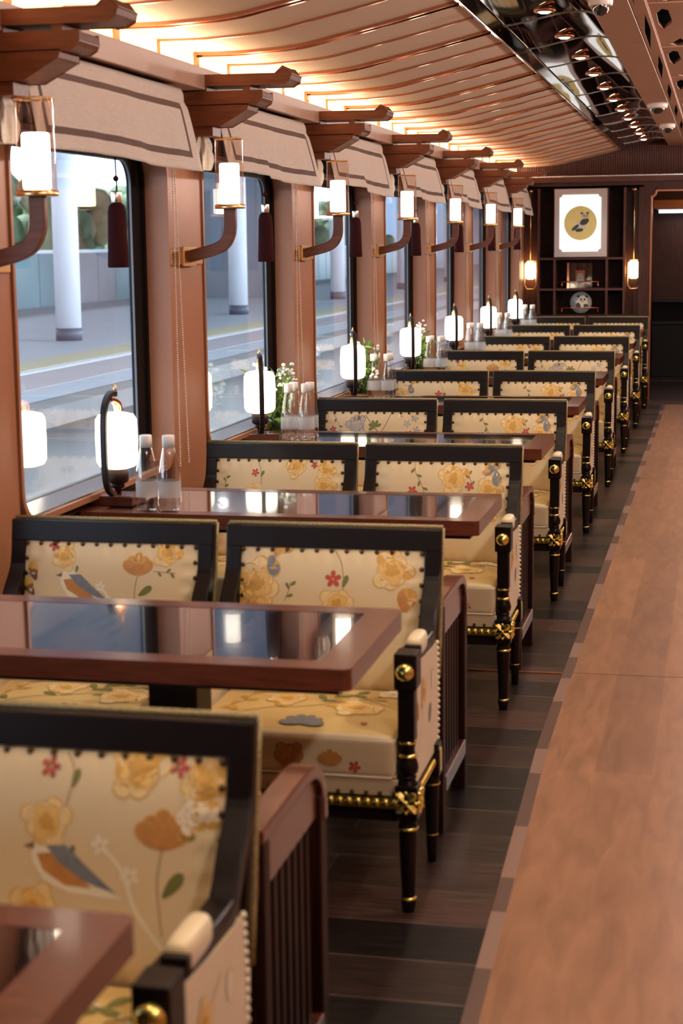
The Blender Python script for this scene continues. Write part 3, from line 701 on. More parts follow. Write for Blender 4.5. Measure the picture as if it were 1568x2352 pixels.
def patterns():
    out = {}
    p = Pat()   # bird and tulip
    p.bird(-0.135, 0.705, 1.15); p.peony(-0.125, 0.755, 0.034); p.tulip(0.085, 0.715, 0.045); p.stem([(0.085, 0.712), (0.078, 0.66), (0.09, 0.60), (0.08, 0.52)])
    p.peony(0.165, 0.772, 0.036); p.branch([(0.13, 0.725), (0.165, 0.722), (0.19, 0.72)], 3, 0.016); p.leaf(0.09, 0.66, 0.6, 0.045); p.leaf(0.08, 0.63, 2.4, 0.03)
    p.petal(-0.21, 0.69, 1.9, 0.05, 0.03, 'e_brn'); p.petal(-0.215, 0.65, 2.2, 0.05, 0.03, 'e_brn'); p.leaf(-0.09, 0.715, 1.4, 0.02)
    p.stem([(0.10, 0.53), (0.05, 0.60), (0.0, 0.66), (-0.02, 0.68)], 0.006, 'e_wht'); p.star(0.0, 0.64, 0.02, 'e_wht', None); p.star(-0.02, 0.68, 0.018, 'e_wht', None)
    p.peony(-0.17, 0.60, 0.04); p.star(-0.16, 0.785, 0.02); out['bird'] = p
    p = Pat()   # nearest chair
    p.peony(-0.04, 0.685, 0.040); p.stem([(-0.015, 0.79), (0.0, 0.76), (-0.01, 0.71)]); p.leaf(0.0, 0.74, 1.3, 0.03); p.star(-0.04, 0.768, 0.020); p.star(0.173, 0.778, 0.020); p.peony(0.105, 0.775, 0.046)
    p.peony(0.215, 0.76, 0.036); p.peony(0.205, 0.71, 0.034, 'e_wht'); p.tulip(0.152, 0.655, 0.048); p.stem([(0.152, 0.655), (0.145, 0.60), (0.155, 0.52)]); p.leaf(0.175, 0.67, 0.2, 0.03); p.leaf(0.155, 0.58, 0.9, 0.05)
    p.bird(-0.065, 0.645, 1.15); p.leaf(0.0, 0.632, 1.3, 0.022); p.stem([(0.155, 0.50), (0.11, 0.56), (0.085, 0.62), (0.04, 0.66)], 0.007, 'e_wht'); p.star(0.05, 0.655, 0.02, 'e_wht', None); p.star(0.10, 0.61, 0.02, 'e_wht', None)
    p.peony(-0.06, 0.55, 0.04); p.peony(-0.18, 0.74, 0.05); p.branch([(-0.2, 0.5), (-0.18, 0.6), (-0.2, 0.66)], 3, 0.03); out['bird_low'] = p
    p = Pat()   # big yellow flower left, red star centre
    p.peony(-0.20, 0.70, 0.062); p.peony(-0.205, 0.635, 0.055); p.petal(-0.165, 0.775, -1.2, 0.055, 0.035, 'e_blu', 2); p.petal(-0.14, 0.785, 0.5, 0.04, 0.03, 'e_blu', 2); p.petal(-0.155, 0.77, 1.0, 0.03, 0.015, 'e_or', 3)
    p.star(0.01, 0.72, 0.026); p.stem([(0.01, 0.79), (0.03, 0.76), (0.038, 0.70), (0.02, 0.64)]); p.leaf(0.036, 0.70, 1.2, 0.034); p.peony(0.02, 0.655, 0.042); p.peony(0.165, 0.745, 0.05)
    p.branch([(-0.12, 0.66), (-0.108, 0.69), (-0.105, 0.71)], 3, 0.02); p.petal(0.20, 0.64, 1.4, 0.06, 0.05, 'e_or', 0); out['left_bloom'] = p
    p = Pat()   # the usual aisle chair: branch, star, peonies, blue bloom
    p.branch([(-0.10, 0.79), (-0.095, 0.755), (-0.075, 0.72), (-0.06, 0.68)], 4, 0.022); p.star(-0.105, 0.69, 0.022); p.peony(0.045, 0.735, 0.052)
    p.star(0.105, 0.71, 0.020); p.branch([(0.12, 0.70), (0.105, 0.74), (0.10, 0.76)], 3, 0.018); p.peony(0.175, 0.70, 0.045); p.peony(0.15, 0.61, 0.05); p.star(-0.02, 0.60, 0.022)
    for a in (0.9, 1.8, 2.6, 3.4): p.petal(0.19, 0.765, a, 0.034, 0.022, 'e_blu', 3)
    p.petal(0.20, 0.765, -1.45, 0.055, 0.034, 'e_blu', 3); p.petal(0.18, 0.765, 3.3, 0.03, 0.014, 'e_or', 5); p.branch([(-0.20, 0.52), (-0.18, 0.60), (-0.19, 0.66)], 4, 0.03); out['blue_corner'] = p
    p = Pat()   # silver peony
    p.peony(-0.09, 0.735, 0.045, 'e_gry', 'e_brn', 'e_gold'); p.branch([(-0.21, 0.79), (-0.18, 0.74), (-0.16, 0.68), (-0.15, 0.62)], 4, 0.02, 'e_grn'); p.star(-0.205, 0.71, 0.02, 'e_red')
    p.stem([(-0.05, 0.78), (0.0, 0.72), (0.03, 0.70), (0.075, 0.785)], 0.003); 
    for a in (0.4, 1.2, 2.0, 2.8, 3.6): p.leaf(-0.0, 0.725, a, 0.034)
    p.star(0.155, 0.74, 0.022, 'e_gry', 'e_blu'); p.star(0.19, 0.765, 0.022, 'e_gry', 'e_blu'); p.star(0.165, 0.69, 0.024, 'e_red', 'e_red'); p.star(0.20, 0.71, 0.022, 'e_gry'); p.star(0.12, 0.775, 0.016, 'e_wht')
    p.peony(-0.10, 0.60, 0.05); p.peony(0.1, 0.58, 0.05); out['silver'] = p
    p = Pat()   # red star left, yellow top and right
    p.star(-0.09, 0.745, 0.018); p.stem([(-0.085, 0.79), (-0.068, 0.75), (-0.065, 0.70)]); p.leaf(-0.068, 0.73, 1.1, 0.026); p.peony(0.065, 0.77, 0.040); p.star(0.135, 0.775, 0.016); p.peony(0.18, 0.755, 0.034); p.peony(0.175, 0.70, 0.042)
    p.peony(-0.09, 0.68, 0.03); p.branch([(-0.21, 0.68), (-0.205, 0.71), (-0.20, 0.735)], 3, 0.018); p.peony(0.0, 0.60, 0.05); p.tulip(0.1, 0.62, 0.04); out['yellow_corner'] = p
    return out
PATS = patterns()
def seat_pattern(seed):
    p = Pat(); random.seed(seed)
    p.peony(-0.10+0.02*seed, 0.22, 0.05, 'e_yel'); p.stem([(-0.2, 0.05), (-0.10, 0.13), (0.0, 0.16), (0.12, 0.24), (0.2, 0.32)], 0.003); 
    for a in (0.1, 0.6, 1.2, 1.8, 2.4, 3.0): p.petal(0.02, 0.035, a, 0.055, 0.026, 'e_blu', 0.2*a, 'e_brn')
    p.peony(0.13, 0.17, 0.06, 'e_yel'); p.peony(0.19, 0.33, 0.04, 'e_wht'); p.branch([(0.03, 0.20), (0.06, 0.27), (0.13, 0.30)], 6, 0.05, 'e_grn'); p.branch([(-0.22, 0.14), (-0.17, 0.2), (-0.16, 0.3)], 5, 0.04, 'e_gold')
    for x, y, a in ((0.05, 0.17, 0.2), (0.09, 0.21, 2.3), (0.14, 0.26, 0.1), (-0.04, 0.15, 2.6), (0.15, 0.12, 1.0), (-0.16, 0.11, 2.2)): p.petal(x, y, a, 0.05, 0.02, 'e_grn' if seed % 2 else 'e_gold', 0, None)
    p.stem([(-0.22, 0.30), (-0.1, 0.28), (0.05, 0.31), (0.2, 0.22)], 0.005, 'e_wht'); p.star(0.17, 0.06, 0.012); return p
def front_pattern(seed):
    p = Pat()
    p.petal(-0.2, 0.37, 1.2, 0.05, 0.03, 'e_gry'); p.petal(-0.19, 0.36, 2.2, 0.04, 0.03, 'e_or')
    if seed % 2: p.branch([(-0.02, 0.35), (0.06, 0.365), (0.12, 0.39), (0.19, 0.40)], 8, 0.026); p.petal(0.20, 0.345, 1.4, 0.06, 0.05, 'e_gry'); p.peony(-0.15, 0.38, 0.04, 'e_wht')
    else: p.tulip(0.10, 0.36, 0.032); p.peony(0.0, 0.38, 0.035, 'e_or', 'e_brn'); p.star(0.16, 0.36, 0.018); p.branch([(-0.2, 0.36), (-0.12, 0.38), (-0.07, 0.37)], 4, 0.022)
    return p
def arm_pattern():
    p = Pat(); p.peony(0.18, 0.50, 0.035); p.stem([(0.08, 0.35), (0.14, 0.42), (0.2, 0.50), (0.26, 0.54)], 0.002); p.petal(0.26, 0.40, 1.2, 0.05, 0.03, 'e_blu'); p.petal(0.11, 0.45, 2.0, 0.05, 0.03, 'e_or'); p.petal(0.3, 0.48, 1.4, 0.045, 0.03, 'e_wht'); return p

def make_chair(pat, seed):
    t = empty('armchair')
    SW = 0.29
    post_path = smooth_path([(0.10, 0.600), (0.22, 0.590), (0.315, 0.585), (0.375, 0.605), (0.418, 0.66), (lean(0.72)+0.005, 0.73), (lean(0.86)+0.002, 0.85)], 5)
    # back frame: two bent posts and a top rail
    m = MB()
    for s in (-1, 1):
        m.band([q for q in post_path if q[1] > 0.60 or q[0] > 0.36][0:], 0.0215, 0.014, 'yz', s*(SW-0.0215))
    def ly(z): return lean(z)
    m.add([(x, ly(z)+d, z) for z in (0.795, 0.85) for d in (-0.014, 0.016) for x in (-SW+0.002, SW-0.002)], [(0, 1, 3, 2), (4, 6, 7, 5), (0, 4, 5, 1), (2, 3, 7, 6), (0, 2, 6, 4), (1, 5, 7, 3)])
    for s in (-1, 1):   # inner stile strips down beside the cushion
        a, b = (s*0.247, s*(SW-0.004)) if s > 0 else (s*(SW-0.004), s*0.247)
        m.add([(x, ly(z)+d, z) for z in (0.42, 0.80) for d in (-0.012, 0.016) for x in (a, b)], [(0, 1, 3, 2), (4, 6, 7, 5), (0, 4, 5, 1), (2, 3, 7, 6), (0, 2, 6, 4), (1, 5, 7, 3)])
    m.build('back_frame', 'lacquer', t, bevel=0.003)
    # cushion in the back
    m = MB().sheet(lambda u, v: back_fn(BX0+(BX1-BX0)*u, BZ0+(BZ1-BZ0)*v), 44, 34)
    m.v = list(m.v)
    m.add([(x, ly(z)+0.014, z) for z in (BZ0, BZ1) for x in (BX0, BX1)], [(0, 2, 3, 1)], 0)
    pat.apply(m, back_fn)
    m.build('back_cushion', ['fabric']+EM, t)
    # nail heads around the cushion, each a part
    pos = [(BX0+0.006+k*(BX1-BX0-0.012)/12, 0.788) for k in range(13)]+[(sg*0.240, 0.788-k*0.0405) for k in range(1, 9) for sg in (-1, 1)]
    nm_ = None
    for x, z in pos:
        if nm_ is None: nm_ = MB().ball((0, 0, 0), 0.0065, 6, 0, (1, 0.7, 1)).build('nail_head', 'nail', t); q = nm_
        else: q = nm_.copy(); C.objects.link(q); q.parent = t
        q.location = (x, lean(z)-0.010, z)
    # gold gimp braid on the rear edge of the back
    m = MB()
    gp = [(0.0, 0.0)]
    pth = [(lean(z)+0.019, z) for z in (0.47, 0.55, 0.63, 0.70, 0.78, 0.851)]
    for s in (-1, 1): m.tube([(s*(SW-0.001), y_, z_) for y_, z_ in pth], 0.0052, 6)
    m.tube([(-SW+0.001, lean(0.85)+0.018, 0.853), (SW-0.001, lean(0.85)+0.018, 0.853)], 0.0052, 6)
    m.build('braid_trim', 'gimp', t)
    # outside back
    MB().add([(x, ly(z)+d, z) for z in (0.28, 0.848) for d in (0.012, 0.026) for x in (-SW+0.004, SW-0.004)], [(0, 1, 3, 2), (4, 6, 7, 5), (0, 4, 5, 1), (2, 3, 7, 6), (0, 2, 6, 4), (1, 5, 7, 3)]).build('back_panel', 'fabric', t, bevel=0.003)
    # arms
    for s in (-1, 1):
        ac = s*(SW-0.006) if s > 0 else -(SW-0.022)     # axis of the front post
        m = MB()
        m.band([q for q in post_path if q[1] <= 0.612 and q[0] < 0.40], 0.020, 0.016, 'yz', s*(SW-0.018))
        m.band([(0.05, 0.612), (0.12, 0.608), (0.15, 0.603)], 0.020, 0.018, 'yz', s*(SW-0.018))
        m.box(ac-0.027, ac+0.027, -0.012, 0.055, 0.553, 0.640)
        ar = m.build('armrest', 'lacquer', t, bevel=0.004)
        m = MB().box(s*(SW-0.006)-0.020, s*(SW-0.006)+0.020, 0.085, 0.105, 0.612, 0.638); m.build('arm_cap', 'lacquer', ar, bevel=0.003)
        m = MB().rbox((s*(SW-0.010), 0.165, 0.624), (0.020, 0.062, 0.027), 0.018, 6); m.build('arm_pad', 'fabric', ar)
        kb = MB().lathe([(0.0225, 0.0), (0.0225, 0.003), (0.019, 0.010), (0.012, 0.016), (0.001, 0.0185)], (ac, -0.012, 0.597), 24, 'y', dirn=-1, close=False)
        kb.build('gold_knob', 'gold', ar)
        # upholstered side
        m = MB()
        xo = s*(SW-0.008)
        sp = [(0.035, 0.30), (0.385, 0.30), (0.40, 0.42), (0.385, 0.575), (0.20, 0.585), (0.035, 0.60)]
        m.prism(sp, xo-0.012, xo+0.012, 'x')
        sd = (lambda y_, z_, o: (xo+0.0125+o, y_, z_)) if s > 0 else (lambda y_, z_, o: (xo-0.0125-o, y_, z_))
        arm_pattern().apply(m, sd)
        spn = m.build('side_panel', ['fabric']+EM, t)
        m = MB()
        for k in range(17):
            z = 0.322+k*0.0158; m.ball((s*(SW+0.003), 0.388+0.012*math.sin((z-0.3)/0.28*PI), z), 0.0062, 6)
        m.build('piped_edge', 'e_wht', spn)
        # front post and leg, turned
        m = MB()
        cx, cy = ac, 0.018
        m.box(cx-0.020, cx+0.020, cy-0.020, cy+0.020, 0.425, 0.555)
        m.lathe([(0.020, 0.427), (0.020, 0.415), (0.0175, 0.41), (0.0175, 0.398), (0.020, 0.39), (0.0185, 0.385), (0.024, 0.372), (0.0265, 0.360), (0.024, 0.348), (0.018, 0.342), (0.022, 0.336), (0.018, 0.330), (0.026, 0.318)], (cx, cy, 0), 20)
        m.box(cx-0.027, cx+0.027, cy-0.027, cy+0.027, 0.235, 0.318)
        m.lathe([(0.026, 0.236), (0.020, 0.224), (0.024, 0.214), (0.021, 0.205), (0.0225, 0.19), (0.0165, 0.055), (0.0165, 0.034), (0.019, 0.028), (0.014, 0.0)], (cx, cy, 0), 20)
        lg = m.build('front_leg', 'lacquer', t, bevel=0.002)
        for z, r in ((0.422, 0.0225), (0.389, 0.0225), (0.210, 0.0255), (0.034, 0.0195)):
            MB().lathe([(r-0.003, z-0.0045), (r, z-0.002), (r, z+0.002), (r-0.003, z+0.0045)], (cx, cy, 0), 20, close=False).build('gold_ring', 'gold', lg)
        # rosette on the corner block: carved four-petal flower
        m = MB()
        def rosette(m, axis):
            def put(u, v, d): return (cx+u, cy-0.027-d, 0.279+v) if axis == 'y' else (cx+s*(0.027+d), cy+u, 0.279+v)
            for q in range(4):
                a = PI/4+q*PI/2; ca, sa = math.cos(a), math.sin(a); pp = []
                for tt, ww in ((0.004, 0.002), (0.016, 0.011), (0.028, 0.010), (0.036, 0.0)): pp.append((tt, ww))
                vs = [put(tt*ca-ww*sa, tt*sa+ww*ca, 0.002) for tt, ww in pp]+[put(tt*ca+ww*sa, tt*sa-ww*ca, 0.002) for tt, ww in reversed(pp)]+[put(tt*ca, tt*sa, 0.009) for tt in (0.006, 0.02, 0.032)]
                m.add(vs, [(0, 1, 8), (1, 9, 8), (1, 2, 9), (2, 10, 9), (2, 3, 10), (3, 4, 10), (4, 5, 10), (5, 9, 10), (5, 6, 9), (6, 8, 9), (6, 7, 8), (7, 0, 8)])
                b_ = q*PI/2; m.ball(put(0.024*math.cos(b_), 0.024*math.sin(b_), 0.002), 0.006, 5)
            m.ball(put(0, 0, 0.004), 0.008, 8)
        rosette(m, 'y')
        if s > 0: rosette(m, 'x')
        m.build('gold_rosette', 'gold', lg)
        # rear leg
        m = MB(); ry = 0.355
        m.box(cx-0.022, cx+0.022, ry-0.022, ry+0.022, 0.235, 0.32)
        m.lathe([(0.022, 0.236), (0.018, 0.224), (0.021, 0.214), (0.019, 0.20), (0.014, 0.04), (0.012, 0.0)], (cx, ry, 0), 16)
        rl = m.build('rear_leg', 'lacquer', t)
        for z, r in ((0.212, 0.0225), (0.075, 0.017)): MB().lathe([(r-0.003, z-0.004), (r, z), (r-0.003, z+0.004)], (cx, ry, 0), 16, close=False).build('gold_ring', 'gold', rl)
        MB().box(cx+s*0.0225-0.002, cx+s*0.0225+0.002, ry-0.012, ry+0.012, 0.245, 0.305).build('gold_plate', 'gold', rl)
    # seat rail: black apron, fabric band, gold carved strip
    MB().box(-SW+0.03, SW-0.03, 0.012, 0.36, 0.225, 0.327).build('seat_rail', 'ebony', t)
    m = MB(); m.box(-0.262, 0.262, 0.0, 0.02, 0.290, 0.330)
    m.build('rail_fabric', 'fabric', t, bevel=0.003)
    m = MB()
    for k in range(16): m.ball((-0.255+k*0.034, -0.002, 0.298), 0.0055, 6)
    m.build('rail_nails', 'nail', t)
    m = MB(); m.box(-0.262, 0.262, -0.006, 0.014, 0.262, 0.288)
    for k in range(24):
        m.ball((-0.255+k*0.0222, -0.008, 0.275), 0.0115, 6, 0, (0.8, 0.5, 0.85))
    for s in (-1, 1):
        m.box(s*(SW+0.002)-0.004, s*(SW+0.002)+0.004, 0.045, 0.335, 0.262, 0.288)
        for k in range(13): m.ball((s*(SW+0.006), 0.055+k*0.0225, 0.275), 0.011, 6, 0, (0.4, 0.75, 0.9))
    m.build('gold_carving', 'gold', t)
    # seat cushion
    m = MB()
    def dome(p):
        return [p[0], p[1], p[2]+(0.022*(1-(p[0]/0.26)**4)*(1-(p[1]/0.21)**4) if p[2] > 0.02 else 0)]
    m.rbox((0, 0.20, 0.382), (0.258, 0.205, 0.050), 0.014, 18, fn=dome)
    for q, f in enumerate(m.f):
        c_ = [sum(m.v[i][k] for i in f)/len(f) for k in (0, 1, 2)]
        if c_[1] < 0.004 or abs(c_[0]) > 0.252: m.m[q] = 11  # front and side faces stay cream, without the painted gold sheen
    seat_pattern(seed).apply(m, seat_top, 0.0015)
    front_pattern(seed).apply(m, lambda x, z, o: (x, -0.005-o, z))
    sc = m.build('seat_cushion', ['seatfab']+EM+['fabric'], t)
    m = MB()
    for z in (0.336, 0.424):
        m.tube([(-0.25, 0.0, z), (0.25, 0.0, z)], 0.0045, 6); m.tube([(0.254, 0.003, z), (0.254, 0.38, z)], 0.0045, 6); m.tube([(-0.254, 0.003, z), (-0.254, 0.38, z)], 0.0045, 6)
    m.build('piping', 'e_wht', sc)
    return t
protos = {}
ROWS = {  # row -> (aisle pattern, window pattern)
    0: ('bird_low', None), 1: ('left_bloom', 'bird'), 2: ('blue_corner', 'yellow_corner'), 3: ('blue_corner', 'silver'), 4: ('blue_corner', 'left_bloom'),
    5: ('silver', 'bird'), 6: ('blue_corner', 'yellow_corner'), 7: ('blue_corner', 'left_bloom'), 8: ('left_bloom', 'yellow_corner')}
DESC = {'bird_low': 'embroidered bird, tulip and peonies', 'bird': 'embroidered bird and tulip', 'left_bloom': 'yellow blooms at left edge', 'blue_corner': 'peonies and blue corner bloom', 'silver': 'silver peony embroidery', 'yellow_corner': 'yellow blooms at right corner'}
for row in range(9):
    yb = 3.74+P*(row-1)
    if row == 8: yb -= 0.10
    for side in (0, 1):
        pn = ROWS[row][side]
        if pn is None: continue
        if pn not in protos: protos[pn] = make_chair(PATS[pn], len(protos)+1); o = protos[pn]
        else: o = copy_tree(protos[pn])
        o.location = (-0.983 if side == 0 else -1.597, yb, 0)
        tag(o, 'black armchair with %s, %s seat, %s row' % (DESC[pn], 'aisle' if side == 0 else 'window', ORD[row] if row < 8 else 'farthest'), 'armchair', 'black and gold armchairs facing the camera')

# ---------------------------------------------------------------- dark wooden chairs facing away
def make_wood_chair():
    t = empty('wooden_armchair'); SW = 0.285
    for s in (-1, 1):
        c = s*(SW-0.022)
        m = MB()
        m.band(smooth_path([(0.0, 0.640), (0.2, 0.642), (0.33, 0.640), (0.395, 0.622), (0.432, 0.575), (0.440, 0.52)], 5), 0.025, 0.013, 'yz', c)
        m.build('armrest', 'redwood', t, bevel=0.004)
        m = MB(); m.box(c-0.014, c+0.014, 0.0, 0.405, 0.535, 0.630)
        m.build('arm_apron', 'redwood', t, bevel=0.003)
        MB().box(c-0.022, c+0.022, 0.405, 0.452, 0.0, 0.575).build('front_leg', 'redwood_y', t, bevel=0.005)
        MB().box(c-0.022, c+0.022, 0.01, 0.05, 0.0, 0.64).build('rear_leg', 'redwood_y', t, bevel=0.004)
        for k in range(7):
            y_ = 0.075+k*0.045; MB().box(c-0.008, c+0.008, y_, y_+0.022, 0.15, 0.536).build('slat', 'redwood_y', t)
        MB().box(c-0.020, c+0.024, 0.05, 0.406, 0.105, 0.150).build('side_rail', 'redwood', t, bevel=0.003)
    MB().box(-0.25, 0.25, 0.03, 0.41, 0.33, 0.37).build('seat', 'redwood', t, bevel=0.004)
    MB().rbox((0, 0.22, 0.395), (0.235, 0.18, 0.028), 0.014, 8).build('seat_cushion', 'seatfab', t)
    MB().box(-0.25, 0.25, 0.008, 0.035, 0.37, 0.74).build('backrest', 'redwood', t, bevel=0.004)
    return t
wc = make_wood_chair()
for row in range(8):
    o = wc if row == 0 else copy_tree(wc)
    o.location = (-0.987, 4.285+P*(row-1), 0)
    tag(o, 'dark rosewood slatted chair facing away, %s' % ('behind the %s aisle armchair' % ORD[row]), 'chair', 'rosewood chairs facing away from the camera')

# ---------------------------------------------------------------- tables
TZ = 0.760
def make_table():
    t = empty('dining_table'); x0, x1, y0, y1 = -1.28, 0.0, 0.0, 0.565
    outer = rrect(x0, x1, y0, y1, 0.018, 5); inner = [(x0+0.07, y0+0.062), (x1-0.075, y0+0.062), (x1-0.075, y1-0.062), (x0+0.07, y1-0.062)]
    MB().prism(outer, TZ-0.045, TZ, 'z', holes=[inner[::-1]]).build('table_frame', 'redwood', t, bevel=0.003)
    MB().box(x0+0.07, x1-0.075, y0+0.062, y1-0.062, TZ-0.012, TZ-0.0008).build('glass_inset', 'smoked', t)
    MB().box(x0+0.03, x1-0.03, y0+0.03, y1-0.03, TZ-0.060, TZ-0.046).build('under_panel', 'ebony', t)
    MB().box(-0.50, -0.39, 0.23, 0.34, 0.03, TZ-0.06).build('pedestal', 'ebony', t, bevel=0.004)
    MB().box(-0.62, -0.27, 0.13, 0.44, 0.0, 0.03).build('base_plate', 'ebony', t, bevel=0.004)
    return t
tb = make_table()
TABY = []
for row in range(9):
    o = tb if row == 0 else copy_tree(tb); y_ = 1.312+P*row-(0.06 if row == 8 else 0); TABY.append(y_)
    o.location = (-0.693, y_, 0)
    tag(o, 'rosewood table with black glass top, %s' % ('cut by the bottom left corner of the photo' if row == 0 else 'in front of the %s row of armchairs' % ORD[row]), 'table', 'rosewood tables with black glass tops')

# ---------------------------------------------------------------- table lamps
def make_lamp():
    t = empty('table_lamp')
    MB().box(-0.075, 0.075, -0.055, 0.055, 0.0, 0.034).build('base', 'redwood', t, bevel=0.004)
    m = MB(); m.band(smooth_path([(-0.03, 0.034), (-0.068, 0.055), (-0.088, 0.10), (-0.092, 0.20), (-0.086, 0.30), (-0.062, 0.345), (-0.03, 0.362), (0.0, 0.358)], 5), 0.010, 0.009, 'yz', 0)
    fr = m.build('frame', 'ebony', t, bevel=0.003)
    MB().tube([(0, 0, 0.356), (0, 0, 0.375), (0, 0, 0.392)], [0.004, 0.006, 0.002], 8).build('finial', 'brass', fr)
    m = MB(); m.band(smooth_path([(-0.05, 0.345), (-0.02, 0.34), (0.012, 0.325), (0.02, 0.30)], 4), 0.013, 0.005, 'yz', 0); m.build('hook', 'mirrorcopper', fr)
    MB().tube([(0, 0.0, 0.36), (0, 0.0, 0.30)], 0.003, 6).build('hanger', 'brass', t)
    m = MB().lathe([(0.035, 0.117), (0.057, 0.124), (0.066, 0.140), (0.068, 0.21), (0.066, 0.276), (0.057, 0.291), (0.030, 0.298)], (0, 0, 0), 28)
    m.build('shade', 'shade', t)
    m = MB().lathe([(0.030, 0.07), (0.036, 0.078), (0.036, 0.117)], (0, 0, 0), 20); m.lathe([(0.010, 0.034), (0.012, 0.05), (0.022, 0.055), (0.022, 0.072)], (0, 0, 0), 16)
    m.build('socket', 'redwood_y', t)
    MB().tube([(0.0, -0.0, 0.034), (0.0, -0.0, 0.06)], 0.006, 8).build('stem', 'gold', t)
    return t
lampp = make_lamp()
LP = [(-1.897, 5.09), (-1.913, 6.885), (-1.905, 8.72), (-1.922, 10.52), (-1.92, 12.30), (-1.91, 14.12), (-1.90, 15.93)]
for i, (x, y_) in enumerate(LP):
    o = lampp if i == 0 else copy_tree(lampp); o.location = (x, y_, TZ); o.rotation_euler = (0, 0, -0.1 if i == 0 else 0.36)
    tag(o, '%s glowing table lamp from the camera, with curved dark frame, by the window' % ORD[i], 'table lamp', 'table lamps by the windows')

# ---------------------------------------------------------------- bottles
def make_bottle():
    t = empty('water_bottle')
    prof_ = [(0.028, 0.0), (0.0345, 0.006), (0.035, 0.020), (0.0335, 0.028), (0.035, 0.036), (0.035, 0.105), (0.033, 0.125), (0.027, 0.160), (0.020, 0.195), (0.017, 0.206)]
    MB().lathe(prof_, (0, 0, 0), 24).build('bottle_body', 'pet', t)
    MB().lathe([(0.0195, 0.203), (0.0195, 0.238), (0.018, 0.241)], (0, 0, 0), 20).build('cap', 'cap', t)
    m = MB().lathe([(0.0355, 0.046), (0.0355, 0.098)], (0, 0, 0), 24, close=False)
    m.build('label_band', 'label', t)
    return t
bp_ = make_bottle(); nb = 0
POS = [('left bottle of the front pair', -0.002, 0.0), ('right bottle of the front pair', 0.072, 0.003), ('left bottle of the rear pair', 0.001, 0.074), ('right bottle of the rear pair', 0.073, 0.077)]
BP = [(-1.752, 4.965), (-1.795, 6.93), (-1.822, 8.87), (-1.815, 10.60), (-1.812, 12.36), (-1.832, 14.17), (-1.822, 16.0)]
for i, (x, y_) in enumerate(BP):
    for k, (d, dx, dy) in enumerate(POS):
        if i == 0 and k > 1: continue
        o = bp_ if nb == 0 else copy_tree(bp_); nb += 1
        o.location = (x+dx, y_+dy, TZ)
        tag(o, 'clear water bottle, %s beside the %s table lamp' % (d, ORD[i]), 'bottle', 'water bottles on the tables')

# ---------------------------------------------------------------- flower vases
def make_vase(seed, lab, loc_):
    random.seed(seed); t = empty('flower_vase', loc_); tag(t, lab, 'flower vase', 'flower vases behind the table lamps')
    MB().lathe([(0.030, 0.0), (0.034, 0.004), (0.032, 0.06), (0.036, 0.11), (0.034, 0.11), (0.029, 0.06), (0.028, 0.008)], (0, 0, 0), 20).build('vase', 'vase', t)
    m = MB(); fl_ = MB(); st = MB()
    for k in range(24):
        a = random.uniform(0, 2*PI); r = random.uniform(0.04, 0.19); h = random.uniform(0.13, 0.30)
        tip = Vector((r*math.cos(a)*0.45, r*math.sin(a), h)); st.tube([(0, 0, 0.02), tuple(tip*0.55+Vector((0, 0, 0.02))), tuple(tip)], 0.0016, 5)
        if k % 3 == 0:
            for j in range(9):
                c = tip+Vector((random.gauss(0, 0.010), random.gauss(0, 0.014), random.gauss(0, 0.018)))
                fl_.ball(tuple(c), random.uniform(0.006, 0.012), 6, 0, (1, 1, 0.8))
        else:
            for j in range(12):
                tt = random.uniform(0.4, 1.05); c = tip*tt; b = random.uniform(0, 2*PI); L = random.uniform(0.035, 0.075)
                d = Vector((math.cos(b)*0.6, math.sin(b), random.uniform(-0.2, 0.9))).normalized()*L; wv = d.cross(Vector((0.8, 0.2, 0.3))).normalized()*L*0.2
                m.add([c, c+d*0.45+wv, c+d, c+d*0.45-wv], [(0, 1, 2, 3)], 0)
    m.build('leaves', 'leaf', t); fl_.build('blossoms', 'blossom', t); st.build('stems', 'leaf', t)
make_vase(1, 'green glass vase of white blossoms and leaves behind the second table lamp', (-1.90, 7.07, TZ))
make_vase(2, 'vase with white flowers and wispy green sprigs behind the third table lamp', (-1.89, 8.875, TZ))
make_vase(5, 'leafy green flower vase behind the fourth table lamp', (-1.90, 10.675, TZ))

# ---------------------------------------------------------------- wall sconces
def make_sconce():
    t = empty('wall_sconce')   # origin on the pillar face at z = 1.548
    m = MB(); m.box(0.0, 0.008, -0.19, 0.19, -0.030, 0.030); m.box(0.008, 0.02, -0.075, 0.075, -0.036, 0.036)
    m.build('wall_plate', 'brass', t, bevel=0.002)
    path = smooth_path([(0.01, -0.002), (0.06, 0.010), (0.115, 0.024), (0.150, 0.042), (0.170, 0.072), (0.177, 0.11), (0.177, 0.172)], 6)
    MB().band(path, 0.013, 0.022, 'xz', 0).build('arm', 'bracket', t, bevel=0.003)
    b = MB().lathe([(0.055, 0.172), (0.056, 0.176), (0.056, 0.186), (0.050, 0.188)], (0.177, 0, 0), 32).build('base_disc', 'brass', t)
    g = MB().lathe([(0.052, 0.187), (0.052, 0.424)], (0.177, 0, 0), 32, close=False).build('glass_tube', 'tube', t)
    MB().lathe([(0.050, 0.422), (0.0545, 0.422), (0.0545, 0.427), (0.050, 0.427)], (0.177, 0, 0), 32, close=False).build('rim', 'brass', t)
    MB().lathe([(0.034, 0.190), (0.037, 0.196), (0.037, 0.330), (0.034, 0.336)], (0.177, 0, 0), 28).build('light_cylinder', 'candle', t)
    return t
sc0 = make_sconce()
